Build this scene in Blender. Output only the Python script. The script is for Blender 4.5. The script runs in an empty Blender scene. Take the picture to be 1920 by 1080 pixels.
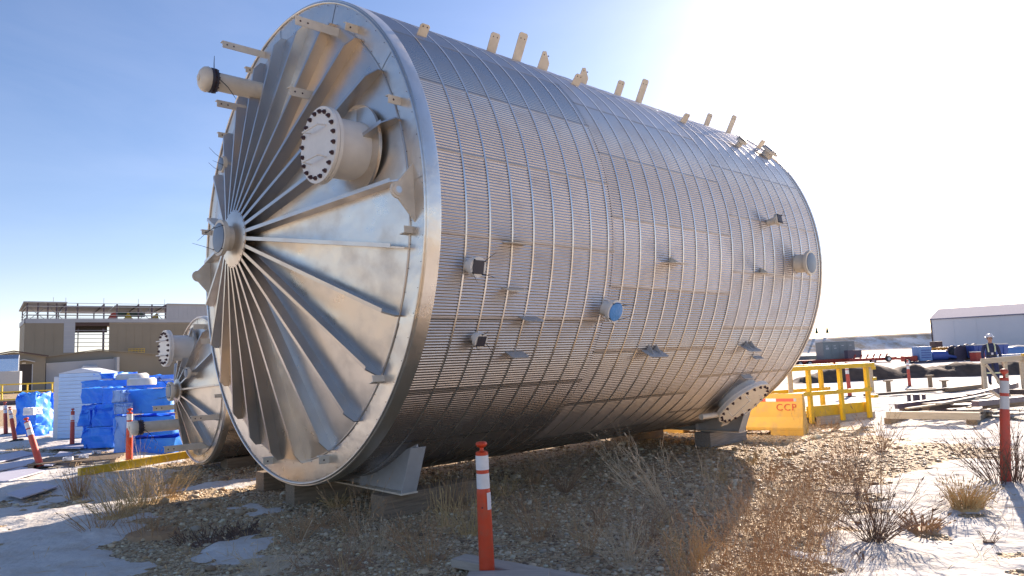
import bpy, bmesh, math, random
import numpy as np
from mathutils import Vector, Matrix

R_ = math.radians
sc = bpy.context.scene
COL = sc.collection

# ------------------------------------------------------------------ camera
CAM_PITCH, CAM_ROLL, CAM_LENS = 0.10204, 0.04046, 25.045
cam_data = bpy.data.cameras.new("camera")
cam = bpy.data.objects.new("camera", cam_data)
COL.objects.link(cam)
F = Vector((0, math.cos(CAM_PITCH), math.sin(CAM_PITCH)))
U = Vector((0, -math.sin(CAM_PITCH), math.cos(CAM_PITCH)))
Rt = Vector((1, 0, 0))
R2 = math.cos(CAM_ROLL) * Rt - math.sin(CAM_ROLL) * U
U2 = math.sin(CAM_ROLL) * Rt + math.cos(CAM_ROLL) * U
m = Matrix.Identity(4)
for i in range(3):
    m[i][0], m[i][1], m[i][2] = R2[i], U2[i], -F[i]
m.translation = (0, 0, 1.7)
cam.matrix_world = m
cam_data.sensor_width = 36
cam_data.lens = CAM_LENS
cam_data.clip_start = 0.05
cam_data.clip_end = 6000
sc.camera = cam

# ------------------------------------------------------------------ sky, sun, exposure
SUN_AZ, SUN_EL = R_(32), R_(22.5)          # azimuth measured from +Y towards +X
world = bpy.data.worlds.new("World")
sc.world = world
world.use_nodes = True
wn, wl = world.node_tree.nodes, world.node_tree.links
bg = wn["Background"]
sky = wn.new("ShaderNodeTexSky")
sky.sky_type = 'NISHITA'
sky.sun_disc = False
sky.sun_elevation = SUN_EL
sky.sun_rotation = SUN_AZ
sky.altitude = 0
sky.air_density = 0.95
sky.dust_density = 0.7
sky.ozone_density = 6.0
# pale air near the horizon, all the way round
wtc = wn.new("ShaderNodeTexCoord"); wsx = wn.new("ShaderNodeSeparateXYZ"); wl.new(wtc.outputs["Generated"], wsx.inputs[0])
wab = wn.new("ShaderNodeMath"); wab.operation = 'ABSOLUTE'; wl.new(wsx.outputs["Z"], wab.inputs[0])
wmu = wn.new("ShaderNodeMath"); wmu.operation = 'MULTIPLY'; wmu.inputs[1].default_value = -12.0; wl.new(wab.outputs[0], wmu.inputs[0])
wex = wn.new("ShaderNodeMath"); wex.operation = 'EXPONENT'; wl.new(wmu.outputs[0], wex.inputs[0])
wsc = wn.new("ShaderNodeVectorMath"); wsc.operation = 'SCALE'; wsc.inputs[0].default_value = (4.2, 3.5, 2.7); wl.new(wex.outputs[0], wsc.inputs["Scale"])
wad = wn.new("ShaderNodeVectorMath"); wad.operation = 'ADD'; wl.new(sky.outputs[0], wad.inputs[0]); wl.new(wsc.outputs[0], wad.inputs[1])
# thin high cloud
wmp = wn.new("ShaderNodeMapping"); wmp.inputs["Scale"].default_value = (1.2, 2.2, 5.0); wmp.inputs["Rotation"].default_value = (0.2, 0.1, 0.7); wl.new(wtc.outputs["Generated"], wmp.inputs[0])
wnz = wn.new("ShaderNodeTexNoise"); wnz.inputs["Scale"].default_value = 1.6; wnz.inputs["Detail"].default_value = 7; wnz.inputs["Roughness"].default_value = .6; wnz.inputs["Distortion"].default_value = .8; wl.new(wmp.outputs[0], wnz.inputs["Vector"])
wmr = wn.new("ShaderNodeMapRange"); wmr.inputs[1].default_value = .38; wmr.inputs[2].default_value = .80; wmr.inputs[4].default_value = 1.0; wl.new(wnz.outputs[0], wmr.inputs[0])
wcs = wn.new("ShaderNodeVectorMath"); wcs.operation = 'SCALE'; wcs.inputs[0].default_value = (.38, .36, .33); wl.new(wmr.outputs[0], wcs.inputs["Scale"])
wa2 = wn.new("ShaderNodeVectorMath"); wa2.operation = 'ADD'; wl.new(wad.outputs[0], wa2.inputs[0]); wl.new(wcs.outputs[0], wa2.inputs[1])
wl.new(wa2.outputs[0], bg.inputs[0])
bg.inputs[1].default_value = 0.087
sun_data = bpy.data.lights.new("sun", 'SUN')
sun_data.energy = 5.0
sun_data.angle = R_(0.53)
sun_data.color = (1.0, 0.93, 0.82)
sun = bpy.data.objects.new("sun", sun_data)
COL.objects.link(sun)
sun_dir = Vector((math.sin(SUN_AZ) * math.cos(SUN_EL), math.cos(SUN_AZ) * math.cos(SUN_EL), math.sin(SUN_EL)))
sun.rotation_euler = sun_dir.to_track_quat('Z', 'Y').to_euler()
sc.view_settings.view_transform = 'Standard'
sc.view_settings.look = 'None'
sc.view_settings.exposure = 1.2
sc.view_settings.use_white_balance = True
sc.view_settings.white_balance_temperature = 7300
sc.view_settings.white_balance_tint = 18
sc.view_settings.gamma = 1.0
sc.view_settings.use_curve_mapping = False

# ------------------------------------------------------------------ helpers
random.seed(7)
rng = np.random.default_rng(11)

def tag(o, label=None, cat=None, group=None, kind=None):
    if label: o["label"] = label
    if cat: o["category"] = cat
    if group: o["group"] = group
    if kind: o["kind"] = kind
    return o

def empty(name, loc=(0, 0, 0), rz=0.0, parent=None):
    o = bpy.data.objects.new(name, None)
    COL.objects.link(o)
    o.location = loc
    o.rotation_euler = (0, 0, rz)
    o.empty_display_size = 0.2
    if parent: o.parent = parent
    return o

class MB:
    """collects shapes and links them as one mesh object"""
    def __init__(s): s.v = []; s.f = []
    def add(s, vs, fs):
        b = len(s.v)
        s.v += [tuple(p) for p in vs]
        s.f += [tuple(i + b for i in q) for q in fs]
        return s
    def box(s, c, d, rz=0.0, tilt=None):
        x, y, z = d[0] / 2, d[1] / 2, d[2] / 2
        M = Matrix.Rotation(rz, 3, 'Z')
        if tilt: M = M @ Matrix.Rotation(tilt[0], 3, 'X') @ Matrix.Rotation(tilt[1], 3, 'Y')
        vs = [Vector(c) + M @ Vector(p) for p in
              ((-x, -y, -z), (x, -y, -z), (x, y, -z), (-x, y, -z), (-x, -y, z), (x, -y, z), (x, y, z), (-x, y, z))]
        return s.add(vs, [(0, 3, 2, 1), (4, 5, 6, 7), (0, 1, 5, 4), (1, 2, 6, 5), (2, 3, 7, 6), (3, 0, 4, 7)])
    def bar(s, a, b, w, h, up=(0, 0, 1)):
        a, b = Vector(a), Vector(b)
        d = (b - a).normalized()
        up = Vector(up)
        x = d.cross(up)
        if x.length < 1e-4: x = d.cross(Vector((0, 1, 0)))
        x.normalize(); y = x.cross(d)
        vs = []
        for p in (a, b):
            for i, j in ((-1, -1), (1, -1), (1, 1), (-1, 1)):
                vs.append(p + x * (i * w / 2) + y * (j * h / 2))
        return s.add(vs, [(0, 1, 2, 3), (7, 6, 5, 4), (0, 4, 5, 1), (1, 5, 6, 2), (2, 6, 7, 3), (3, 7, 4, 0)])
    def tube(s, a, b, r0, r1=None, n=12, caps=True):
        r1 = r0 if r1 is None else r1
        return s.chain([a, b], [r0, r1], n, caps)
    def chain(s, pts, rs, n=8, caps=True):
        pts = [Vector(p) for p in pts]
        k = len(pts)
        vs = []; x = None
        for i, p in enumerate(pts):
            d = (pts[min(i + 1, k - 1)] - pts[max(i - 1, 0)]).normalized()
            if x is None:
                x = d.cross(Vector((0, 0, 1)))
                if x.length < 1e-3: x = d.cross(Vector((0, 1, 0)))
            else:
                x = x - d * x.dot(d)
            x.normalize(); y = d.cross(x)
            for j in range(n):
                a = 2 * math.pi * j / n
                vs.append(p + (x * math.cos(a) + y * math.sin(a)) * rs[i])
        fs = []
        for i in range(k - 1):
            for j in range(n):
                j2 = (j + 1) % n
                fs.append((i * n + j, i * n + j2, (i + 1) * n + j2, (i + 1) * n + j))
        if caps:
            fs.append(tuple(range(n))[::-1]); fs.append(tuple((k - 1) * n + j for j in range(n)))
        return s.add(vs, fs)
    def lathe(s, o, ax, prof, n=32, x=None, caps=(True, True)):
        """prof: list of (distance along axis, radius)"""
        o, ax = Vector(o), Vector(ax).normalized()
        if x is None:
            x = ax.cross(Vector((0, 0, 1)))
            if x.length < 1e-3: x = Vector((1, 0, 0))
        x = Vector(x).normalized(); y = ax.cross(x)
        vs = []
        for t, r in prof:
            for j in range(n):
                a = 2 * math.pi * j / n
                vs.append(o + ax * t + (x * math.cos(a) + y * math.sin(a)) * r)
        fs = []
        for i in range(len(prof) - 1):
            for j in range(n):
                j2 = (j + 1) % n
                fs.append((i * n + j, i * n + j2, (i + 1) * n + j2, (i + 1) * n + j))
        if caps[0]: fs.append(tuple(range(n))[::-1])
        if caps[1]: fs.append(tuple((len(prof) - 1) * n + j for j in range(n)))
        return s.add(vs, fs)
    def prism(s, poly, t):
        """poly: list of 3D points (planar), extruded by vector t"""
        n = len(poly); t = Vector(t)
        vs = [Vector(p) for p in poly] + [Vector(p) + t for p in poly]
        fs = [tuple(range(n))[::-1], tuple(range(n, 2 * n))]
        for i in range(n):
            j = (i + 1) % n
            fs.append((i, j, n + j, n + i))
        return s.add(vs, fs)
    def mesh(s, name, mat, smooth=None):
        me = bpy.data.meshes.new(name)
        me.from_pydata(s.v, [], s.f)
        bm = bmesh.new(); bm.from_mesh(me)
        bmesh.ops.recalc_face_normals(bm, faces=bm.faces)
        bm.to_mesh(me); bm.free()
        if mat: me.materials.append(mat)
        if smooth:
            me.shade_smooth()
            me.set_sharp_from_angle(angle=R_(smooth))
        return me
    def build(s, name, mat, parent=None, smooth=None, bevel=None):
        o = bpy.data.objects.new(name, s.mesh(name, mat, smooth))
        COL.objects.link(o)
        if parent: o.parent = parent
        if bevel:
            b = o.modifiers.new("bevel", 'BEVEL'); b.width = bevel; b.segments = 2; b.limit_method = 'ANGLE'; b.angle_limit = R_(40)
        return o

def link_copy(o, parent=None, loc=None):
    c = o.copy(); COL.objects.link(c)
    if parent is not None: c.parent = parent
    if loc is not None: c.location = loc
    return c

def copy_tree(o, parent=None):
    c = o.copy(); COL.objects.link(c)
    c.parent = parent
    for ch in list(o.children): copy_tree(ch, c)
    return c

# value noise (numpy) ------------------------------------------------
_perm = rng.random((256, 256))
def vnoise(x, y):
    xi, yi = np.floor(x).astype(int), np.floor(y).astype(int)
    fx, fy = x - xi, y - yi
    fx = fx * fx * (3 - 2 * fx); fy = fy * fy * (3 - 2 * fy)
    g = lambda a, b: _perm[a % 256, b % 256]
    return (g(xi, yi) * (1 - fx) + g(xi + 1, yi) * fx) * (1 - fy) + (g(xi, yi + 1) * (1 - fx) + g(xi + 1, yi + 1) * fx) * fy
def fbm(x, y, sc_=1.0, octs=4):
    t = 0; a = .5; x = np.asarray(x, float) * sc_; y = np.asarray(y, float) * sc_
    for o in range(octs):
        t = t + a * (vnoise(x + 17.3 * o, y + 9.1 * o) - .5) * 2
        a *= .5; x = x * 2.03; y = y * 2.03
    return t

# ------------------------------------------------------------------ materials
def nmat(name):
    m = bpy.data.materials.new(name); m.use_nodes = True
    nt = m.node_tree
    return m, nt.nodes, nt.links, nt.nodes["Principled BSDF"]

def simple(name, col, rough=0.5, metal=0.0, var=0.08, scale=8.0, bump=0.0, bscale=40.0, dirt=None, dirt_amt=0.35, dscale=3.0, spec=0.5):
    """painted / plain surface: base colour, slight mottling, optional dirt patches and fine bump"""
    m, n, l, p = nmat(name)
    tc = n.new("ShaderNodeTexCoord")
    nz = n.new("ShaderNodeTexNoise"); nz.inputs["Scale"].default_value = scale; nz.inputs["Detail"].default_value = 5
    l.new(tc.outputs["Object"], nz.inputs["Vector"])
    mr = n.new("ShaderNodeMapRange"); mr.inputs[3].default_value = 1 - var; mr.inputs[4].default_value = 1 + var
    mr.inputs[1].default_value = .3; mr.inputs[2].default_value = .7
    l.new(nz.outputs[0], mr.inputs[0])
    mx = n.new("ShaderNodeVectorMath"); mx.operation = 'SCALE'; mx.inputs[0].default_value = col[:3]
    l.new(mr.outputs[0], mx.inputs["Scale"])
    out = mx.outputs[0]
    if dirt:
        nd = n.new("ShaderNodeTexNoise"); nd.inputs["Scale"].default_value = dscale; nd.inputs["Detail"].default_value = 8; nd.inputs["Roughness"].default_value = .65
        l.new(tc.outputs["Object"], nd.inputs["Vector"])
        r = n.new("ShaderNodeMapRange"); r.inputs[1].default_value = .48; r.inputs[2].default_value = .72; r.inputs[4].default_value = dirt_amt
        l.new(nd.outputs[0], r.inputs[0])
        mix = n.new("ShaderNodeMix"); mix.data_type = 'RGBA'
        l.new(r.outputs[0], mix.inputs[0]); l.new(out, mix.inputs[6]); mix.inputs[7].default_value = (*dirt, 1)
        out = mix.outputs[2]
    l.new(out, p.inputs["Base Color"])
    p.inputs["Roughness"].default_value = rough
    p.inputs["Metallic"].default_value = metal
    p.inputs["Specular IOR Level"].default_value = spec
    if bump:
        nb = n.new("ShaderNodeTexNoise"); nb.inputs["Scale"].default_value = bscale; nb.inputs["Detail"].default_value = 4
        l.new(tc.outputs["Object"], nb.inputs["Vector"])
        b = n.new("ShaderNodeBump"); b.inputs["Strength"].default_value = bump; b.inputs["Distance"].default_value = .02
        l.new(nb.outputs[0], b.inputs["Height"]); l.new(b.outputs[0], p.inputs["Normal"])
    return m

def metal_sheet(name, col, rough, rvar=.12, bump=.25, bscale=1.2, stain=None, stain_amt=.5, metal=1.0, objvar=.0):
    """aluminium / galvanised sheet: wavy oil-canning, smudged roughness, weather staining"""
    m, n, l, p = nmat(name)
    tc = n.new("ShaderNodeTexCoord")
    oi = n.new("ShaderNodeObjectInfo")
    n1 = n.new("ShaderNodeTexNoise"); n1.inputs["Scale"].default_value = 2.3; n1.inputs["Detail"].default_value = 7; n1.inputs["Roughness"].default_value = .6
    n2 = n.new("ShaderNodeTexNoise"); n2.inputs["Scale"].default_value = bscale; n2.inputs["Detail"].default_value = 3
    n3 = n.new("ShaderNodeTexNoise"); n3.inputs["Scale"].default_value = 60; n3.inputs["Detail"].default_value = 3
    for q in (n1, n2, n3): l.new(tc.outputs["Object"], q.inputs["Vector"])
    mr = n.new("ShaderNodeMapRange"); mr.inputs[1].default_value = .3; mr.inputs[2].default_value = .7
    mr.inputs[3].default_value = rough - rvar; mr.inputs[4].default_value = rough + rvar
    ro = n.new("ShaderNodeMath"); ro.operation = 'MULTIPLY_ADD'; ro.inputs[1].default_value = objvar * .55; l.new(oi.outputs["Random"], ro.inputs[0])
    l.new(n1.outputs[0], mr.inputs[0]); l.new(mr.outputs[0], ro.inputs[2]); l.new(ro.outputs[0], p.inputs["Roughness"])
    # brightness by sheet
    ov = n.new("ShaderNodeMapRange"); ov.inputs[3].default_value = 1 - objvar; ov.inputs[4].default_value = 1 + objvar * .4
    l.new(oi.outputs["Random"], ov.inputs[0])
    vm = n.new("ShaderNodeVectorMath"); vm.operation = 'SCALE'; vm.inputs[0].default_value = col
    l.new(ov.outputs[0], vm.inputs["Scale"])
    out = vm.outputs[0]
    if stain:
        r = n.new("ShaderNodeMapRange"); r.inputs[1].default_value = .5; r.inputs[2].default_value = .78; r.inputs[4].default_value = stain_amt
        l.new(n1.outputs[0], r.inputs[0])
        mix = n.new("ShaderNodeMix"); mix.data_type = 'RGBA'
        l.new(r.outputs[0], mix.inputs[0]); l.new(out, mix.inputs[6]); mix.inputs[7].default_value = (*stain, 1)
        out = mix.outputs[2]
    l.new(out, p.inputs["Base Color"])
    p.inputs["Metallic"].default_value = metal
    a = n.new("ShaderNodeMath"); a.operation = 'MULTIPLY_ADD'; a.inputs[1].default_value = .03
    l.new(n3.outputs[0], a.inputs[0]); l.new(n2.outputs[0], a.inputs[2])
    b = n.new("ShaderNodeBump"); b.inputs["Strength"].default_value = bump; b.inputs["Distance"].default_value = .05
    l.new(a.outputs[0], b.inputs["Height"]); l.new(b.outputs[0], p.inputs["Normal"])
    return m

M = {}
M['face'] = metal_sheet("face_metal", (.76, .70, .63), .34, .10, .26, 1.6, (.50, .43, .36), .6)
M['rib'] = metal_sheet("rib_metal", (.65, .605, .565), .36, .08, .15, 2.0, (.6, .5, .42), .35)
M['clad'] = metal_sheet("cladding_metal", (.56, .515, .50), .25, .09, .05, 1.0, (.42, .37, .35), .5, objvar=.24)
M['strap'] = metal_sheet("strap_metal", (.82, .78, .73), .3, .08, .03, 3.0)
M['rim'] = metal_sheet("rim_metal", (.78, .73, .67), .34, .1, .25, 3.0, (.55, .47, .4), .5)
M['shell'] = simple("shell_dark", (.06, .05, .05), .7)
M['steelpaint'] = simple("cream_paint", (.74, .65, .53), .42, var=.06, dirt=(.45, .38, .30), dirt_amt=.4)
M['whitepaint'] = simple("white_primer", (.82, .78, .72), .45, var=.04, dirt=(.55, .5, .45), dirt_amt=.25)
M['greypaint'] = simple("grey_primer", (.42, .43, .44), .5, var=.06, dirt=(.3, .26, .22), dirt_amt=.4)
M['bolt'] = simple("bolt_dark", (.06, .025, .03), .5)
M['screw'] = simple("screw_rusty", (.16, .09, .06), .6)
M['lip'] = metal_sheet("sheet_edge_metal", (.46, .41, .38), .45, .1, .05, 3.0, (.40, .33, .27), .5)
M['black'] = simple("black_plastic", (.012, .012, .014), .4)
M['bluecap'] = simple("blue_plastic", (.05, .30, .72), .35, bump=.6, bscale=18)
M['greycap'] = simple("grey_blue_plastic", (.16, .22, .30), .4)
M['darkcap'] = simple("dark_cap", (.05, .045, .06), .5)

# ------------------------------------------------------------------ tank builder
def make_tank(name, R, L, centre, az, nrib, label, apex, Rc, sections, nsheet, ridges, straps, hub_r, rib_h, th0, band=.16):
    """lying tank: local +Y runs into the tank along its axis, +X to its right, near rim at y = 0"""
    T = empty(name, (centre[0], centre[1], centre[2] - R), -az)
    tag(T, label, "tank")
    def P(s, th, r):
        t = R_(th); return Vector((r * math.cos(t), s, R + r * math.sin(t)))
    cen = Vector((0, 0, R)); AX = Vector((0, 1, 0))
    def cone_s(r): return -apex * max(0.0, (Rc - r) / (Rc - .12))
    # inner shell
    MB().lathe(cen, AX, [(.03, Rc), (.03, R - .012), (L, R - .012), (L, .02)], 128, caps=(False, False)).build('shell', M['shell'], T, 30)
    # corrugated sheets
    step = 360.0 / nsheet
    for si, (s0, s1, off) in enumerate(sections):
        me = None
        b = MB()
        ns = 8
        lip = .027 / R * 180 / math.pi
        prof = [(-lip * .95, .0005), (-lip * .9, .0025), (-lip * .08, .0095), (lip * .06, .0085), (lip * .3, .001)]
        tot = ridges * ns
        for i in range(2, tot + 1):
            f = i / tot
            prof.append((f * step, .0043 * math.cos(2 * math.pi * i / ns) + .0025 * (1 - f)))
        vs = []
        for (t, dr) in prof:
            for s in (s0 - .015, s1 + .01):
                vs.append((( R + dr) * math.cos(R_(t)), s, (R + dr) * math.sin(R_(t))))
        fs = [(2 * i, 2 * i + 1, 2 * i + 3, 2 * i + 2) for i in range(len(prof) - 1)]
        b.add(vs, fs)
        me = b.mesh('cladding_sheet', M['clad'])
        me.materials.append(M['lip'])
        for fi in range(5): me.polygons[fi].material_index = 1
        me.shade_smooth()
        for k in range(nsheet):
            o = bpy.data.objects.new('cladding_sheet', me); COL.objects.link(o); o.parent = T
            o.location = (0, .0006 * si, R); o.rotation_euler = (0, -R_(off + k * step), 0)
    # straps
    w = .010
    b = MB(); N = 160
    prof = [(-w, R + .005), (-w, R + .0095), (w, R + .0095), (w, R + .005)]
    b.lathe((0, 0, 0), AX, prof, N, caps=(False, False))
    me = b.mesh('strap', M['strap']); me.shade_smooth(); me.set_sharp_from_angle(angle=R_(40))
    for s in straps:
        o = bpy.data.objects.new('strap', me); COL.objects.link(o); o.parent = T; o.location = (0, s, R)
    # rim: outer band, rolled bead, annular plates
    bd = band
    MB().lathe(cen, AX, [(-.004, R - .012), (-.006, R + .004), (.004, R + .013), (bd - .012, R + .013), (bd, R + .010), (bd, R - .01)], 128, caps=(False, False)).build('rim_band', M['rim'], T, 35)
    MB().lathe(cen, AX, [(-.004 - .02 * math.sin(a) , R - .022 + .016 * math.cos(a)) for a in np.linspace(0, math.pi, 9)], 128, caps=(False, False)).build('rim_bead', M['rim'], T, 60)
    MB().lathe(cen, AX, [(L - .02, R - .02), (L - .02, R + .022), (L + .03, R + .022), (L + .03, R - .02)], 128, caps=(True, True)).build('far_rim', M['rim'], T, 35)
    npl = 12
    for k in range(npl):
        a0, a1 = 4.5 + k * 360 / npl, 4.5 + (k + 1) * 360 / npl + .35
        vs = []; fs = []
        q = 14
        for i in range(q + 1):
            a = a0 + (a1 - a0) * i / q
            lift = -.004 * (i / q) + .004
            vs += [P(.004 - lift - .004, a, Rc - .035), P(.004 - lift - .004, a, (Rc + R) / 2), P(.004 - lift, a, R - .02)]
        for i in range(q):
            for j in range(2):
                fs.append((3 * i + j, 3 * i + j + 1, 3 * i + j + 4, 3 * i + j + 3))
        MB().add(vs, fs).build('ring_plate', M['rim'], T, 40)
    # ring seam (folded joint between cone and ring)
    MB().lathe(cen, AX, [(-.002, Rc - .05), (-.016, Rc - .045), (-.016, Rc - .035), (-.002, Rc - .030)], 128, caps=(False, False)).build('seam_fold', M['rib'], T, 30)
    # cone panels
    stp = 360.0 / nrib
    for k in range(nrib):
        a0, a1 = th0 + k * stp, th0 + (k + 1) * stp
        nu, nv = 18, 8
        vs = []; fs = []
        for i in range(nu + 1):
            r = .12 + (Rc - .03 - .12) * i / nu
            for j in range(nv + 1):
                a = a0 + (a1 - a0) * j / nv
                e = math.sin(math.pi * j / nv) * math.sin(math.pi * min(1, i / nu * 1.0))
                px, py = r * math.cos(R_(a)), r * math.sin(R_(a))
                d = float(fbm(px + 31, py + 7, 1.7, 3)) * .016 * e * R / 3 + .012 * e * R / 3
                vs.append(P(cone_s(r) + d - .004, a, r))
        for i in range(nu):
            for j in range(nv):
                q = i * (nv + 1) + j
                fs.append((q, q + 1, q + nv + 2, q + nv + 1))
        o = MB().add(vs, fs).build('roof_panel', M['face'], T); o.data.shade_smooth()
    # ribs
    rin, rout = hub_r * .55, Rc - .015
    tk = .016 * (R / 3) ** .5
    b = MB()
    h = rib_h
    s_in, s_out = cone_s(rin), cone_s(rout)
    poly = [(rin, s_in + .02), (rout, s_out + .01), (rout, s_out - .45 * h), (rout - .11 * R / 3, s_out - h - .01), (rin, s_in - h)]
    b.prism([(x, y, -tk / 2) for x, y in poly], (0, 0, tk))
    # folded edge on top of the plate
    p0, p1 = Vector((rin, s_in - h, 0)), Vector((rout - .115 * R / 3, s_out - h - .011, 0))
    b.bar(p0 + Vector((0, 0, tk * .9)), p1 + Vector((0, 0, tk * .9)), tk * 2.6, .006, up=(0, 1, 0))
    me = b.mesh('rib', M['rib'])
    for k in range(nrib):
        o = bpy.data.objects.new('rib', me); COL.objects.link(o); o.parent = T
        o.location = (0, 0, R); o.rotation_euler = (0, -R_(th0 + k * stp), 0)
    # hub plate
    sh = cone_s(hub_r) - h
    MB().lathe(cen, AX, [(sh + .01, hub_r * 1.0), (sh - .006, hub_r), (sh - .010, hub_r - .01), (sh - .045, hub_r * .55)], 48, caps=(True, True)).build('hub_plate', M['face'], T, 30)
    b = MB()
    for k in range(24):
        a = k * 15
        b.lathe(P(sh - .006, a, hub_r - .012), -AX, [(0, .006), (.006, .006)], 6)
    b.build('rivets', M['bolt'], T)["kind"] = "stuff"
    # screws round the ring and the seam fold
    b = MB()
    for k in range(72):
        b.lathe(P(-.008, k * 5 + 1.3, Rc - .012), -AX, [(0, .0055), (.004, .004)], 6)
        b.lathe(P(-.006, k * 5 + 3.1, R - .06), -AX, [(0, .0055), (.004, .004)], 6)
    b.build('screws', M['screw'], T)["kind"] = "stuff"
    return T, P, cone_s, sh

TANK_AZ = R_(47.67)
TR, TL = 3.0, 8.40
TC = (-2.803, 8.965, 3.30)
straps = [.16 + .3139 * k for k in range(1, 27) if .16 + .3139 * k < TL - .05]
BT, BP, bcone, bsh = make_tank('storage_tank', TR, TL, TC, TANK_AZ, 25,
    "huge silver cylindrical tank lying on its side with radial ribs on its end", .62, 2.75,
    [(.15, 2.78, 10.4), (2.78, 5.52, 2.3), (5.52, TL, 8.6)], 22, 27, straps, .35, .15, -9.5)

# ------------------------------------------------------------------ tank fittings
def basis(P, s, th):
    """axis, radial and tangent directions on the tank at angle th"""
    t = R_(th)
    return Vector((0, 1, 0)), Vector((math.cos(t), 0, math.sin(t))), Vector((-math.sin(t), 0, math.cos(t)))

def cable_ties(o, n, r, parent, cnt=4, seed=0, length=.12):
    rr = random.Random(seed)
    n = Vector(n).normalized(); x = n.cross(Vector((0, 0, 1)))
    if x.length < 1e-3: x = Vector((1, 0, 0))
    x.normalize(); y = n.cross(x)
    b = MB()
    for k in range(cnt):
        a = k * 2 * math.pi / cnt + .7
        p = Vector(o) + (x * math.cos(a) + y * math.sin(a)) * r
        d = (n * rr.uniform(.5, 1) + x * rr.uniform(-.6, .6) + y * rr.uniform(-.7, .7)).normalized()
        b.tube(p - n * .04, p + n * .012, .006, n=6)
        b.chain([p, p + d * length * .5, p + d * length * rr.uniform(.8, 1.2) + y * rr.uniform(-.03, .03)], [.0035, .003, .002], 5)
    return b.build('cable_tie', M['black'], parent)

def nozzle(T, o, n, r, length, fr, cap, name='nozzle', capname='cover', mat='whitepaint', ties=4, octo=False, seed=1):
    o, n = Vector(o), Vector(n).normalized()
    neck = MB().lathe(o, n, [(-.06, r * 1.0), (length - .05, r), (length - .05, fr), (length, fr), (length, r * .5)], 28 if not octo else 12).build(name, M[mat], T, 35)
    cx = fr * (.82 if not octo else .92)
    MB().lathe(o, n, [(length + .001, cx), (length + .008, cx), (length + .010, cx * .96)], 28 if not octo else 4, x=None if not octo else (Vector((0, 1, 0)) + n.cross(Vector((0, 1, 0)))).normalized()).build(capname, M[cap], neck, 35)
    if ties: cable_ties(o + n * (length + .006), n, fr * .9, neck, ties, seed, fr * .9 + .05)
    return neck

def manway(T, o, n, up, r, length, fr, nb=20, collar=None, davit=None):
    o, n = Vector(o), Vector(n).normalized()
    neck = MB().lathe(o, n, [(-.25, r), (length - .05, r), (length - .05, fr), (length - .012, fr)], 48).build('manway', M['whitepaint'], T, 35)
    MB().lathe(o, n, [(length - .010, fr - .004), (length - .006, fr), (length + .024, fr), (length + .028, fr - .005)], 48).build('cover', M['whitepaint'], neck, 35)
    b = MB().lathe((0, 0, 0), n, [(-.085, .013), (-.035, .013), (-.03, .021), (.0, .021), (.006, .024), (.028, .024), (.029, .014), (.045, .013)], 6)
    me = b.mesh('bolt', M['bolt'])
    up = Vector(up).normalized(); x = n.cross(up).normalized(); y = x.cross(n)
    for k in range(nb):
        a = 2 * math.pi * (k + .5) / nb
        q = bpy.data.objects.new('bolt', me); COL.objects.link(q); q.parent = neck
        q.location = o + n * (length + .02) + (x * math.cos(a) + y * math.sin(a)) * (fr - .055)
    for sg in (1, -1):
        c = o + n * (length + .02) + y * (sg * fr * .42)
        w = fr * .42
        MB().chain([c - x * w, c - x * w + n * .10 - y * sg * .01, c + x * w + n * .10 - y * sg * .01, c + x * w], [.009] * 4, 8).build('handle', M['whitepaint'], neck, 40)
    if collar:
        MB().lathe(o, n, [(collar[0], r + .004), (collar[0] - .012, collar[1] * .98), (collar[0] + .012, collar[1]), (collar[0] + .03, collar[1])], 40, caps=(False, False)).build('collar', M['face'], neck, 35)
    return neck

def angle_bracket(T, P, base_s, end_s, r, th, size=.1, mat='steelpaint', rot=0.0, holes=True, name='angle_bracket'):
    """steel angle sticking out of the end along the axis"""
    p = P(base_s, th, r)
    u = Vector((math.sin(rot), 0, math.cos(rot))); w = Vector((-math.cos(rot), 0, math.sin(rot)))
    L = end_s - base_s
    t = .010
    b = MB()
    y = Vector((0, L, 0))
    b.prism([p - u * size / 2, p + u * size / 2, p + u * size / 2 + y, p - u * size / 2 + y], w * t)
    b.prism([p + u * (size / 2 + .001) + w * (t - .002), p + u * (size / 2 + .001) + w * size * .8, p + u * (size / 2 + .001) + w * size * .8 + y, p + u * (size / 2 + .001) + w * (t - .002) + y], -u * t)
    o = b.build(name, M[mat], T, bevel=.002)
    if holes:
        for k in (0.06, .15):
            if abs(L) > k + .03:
                MB().lathe(p + Vector((0, L + k, 0)) - w * .0015, -w, [(0, .011), (.001, .011)], 10).build('bolt_hole', M['bolt'], o)
    return o

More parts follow.
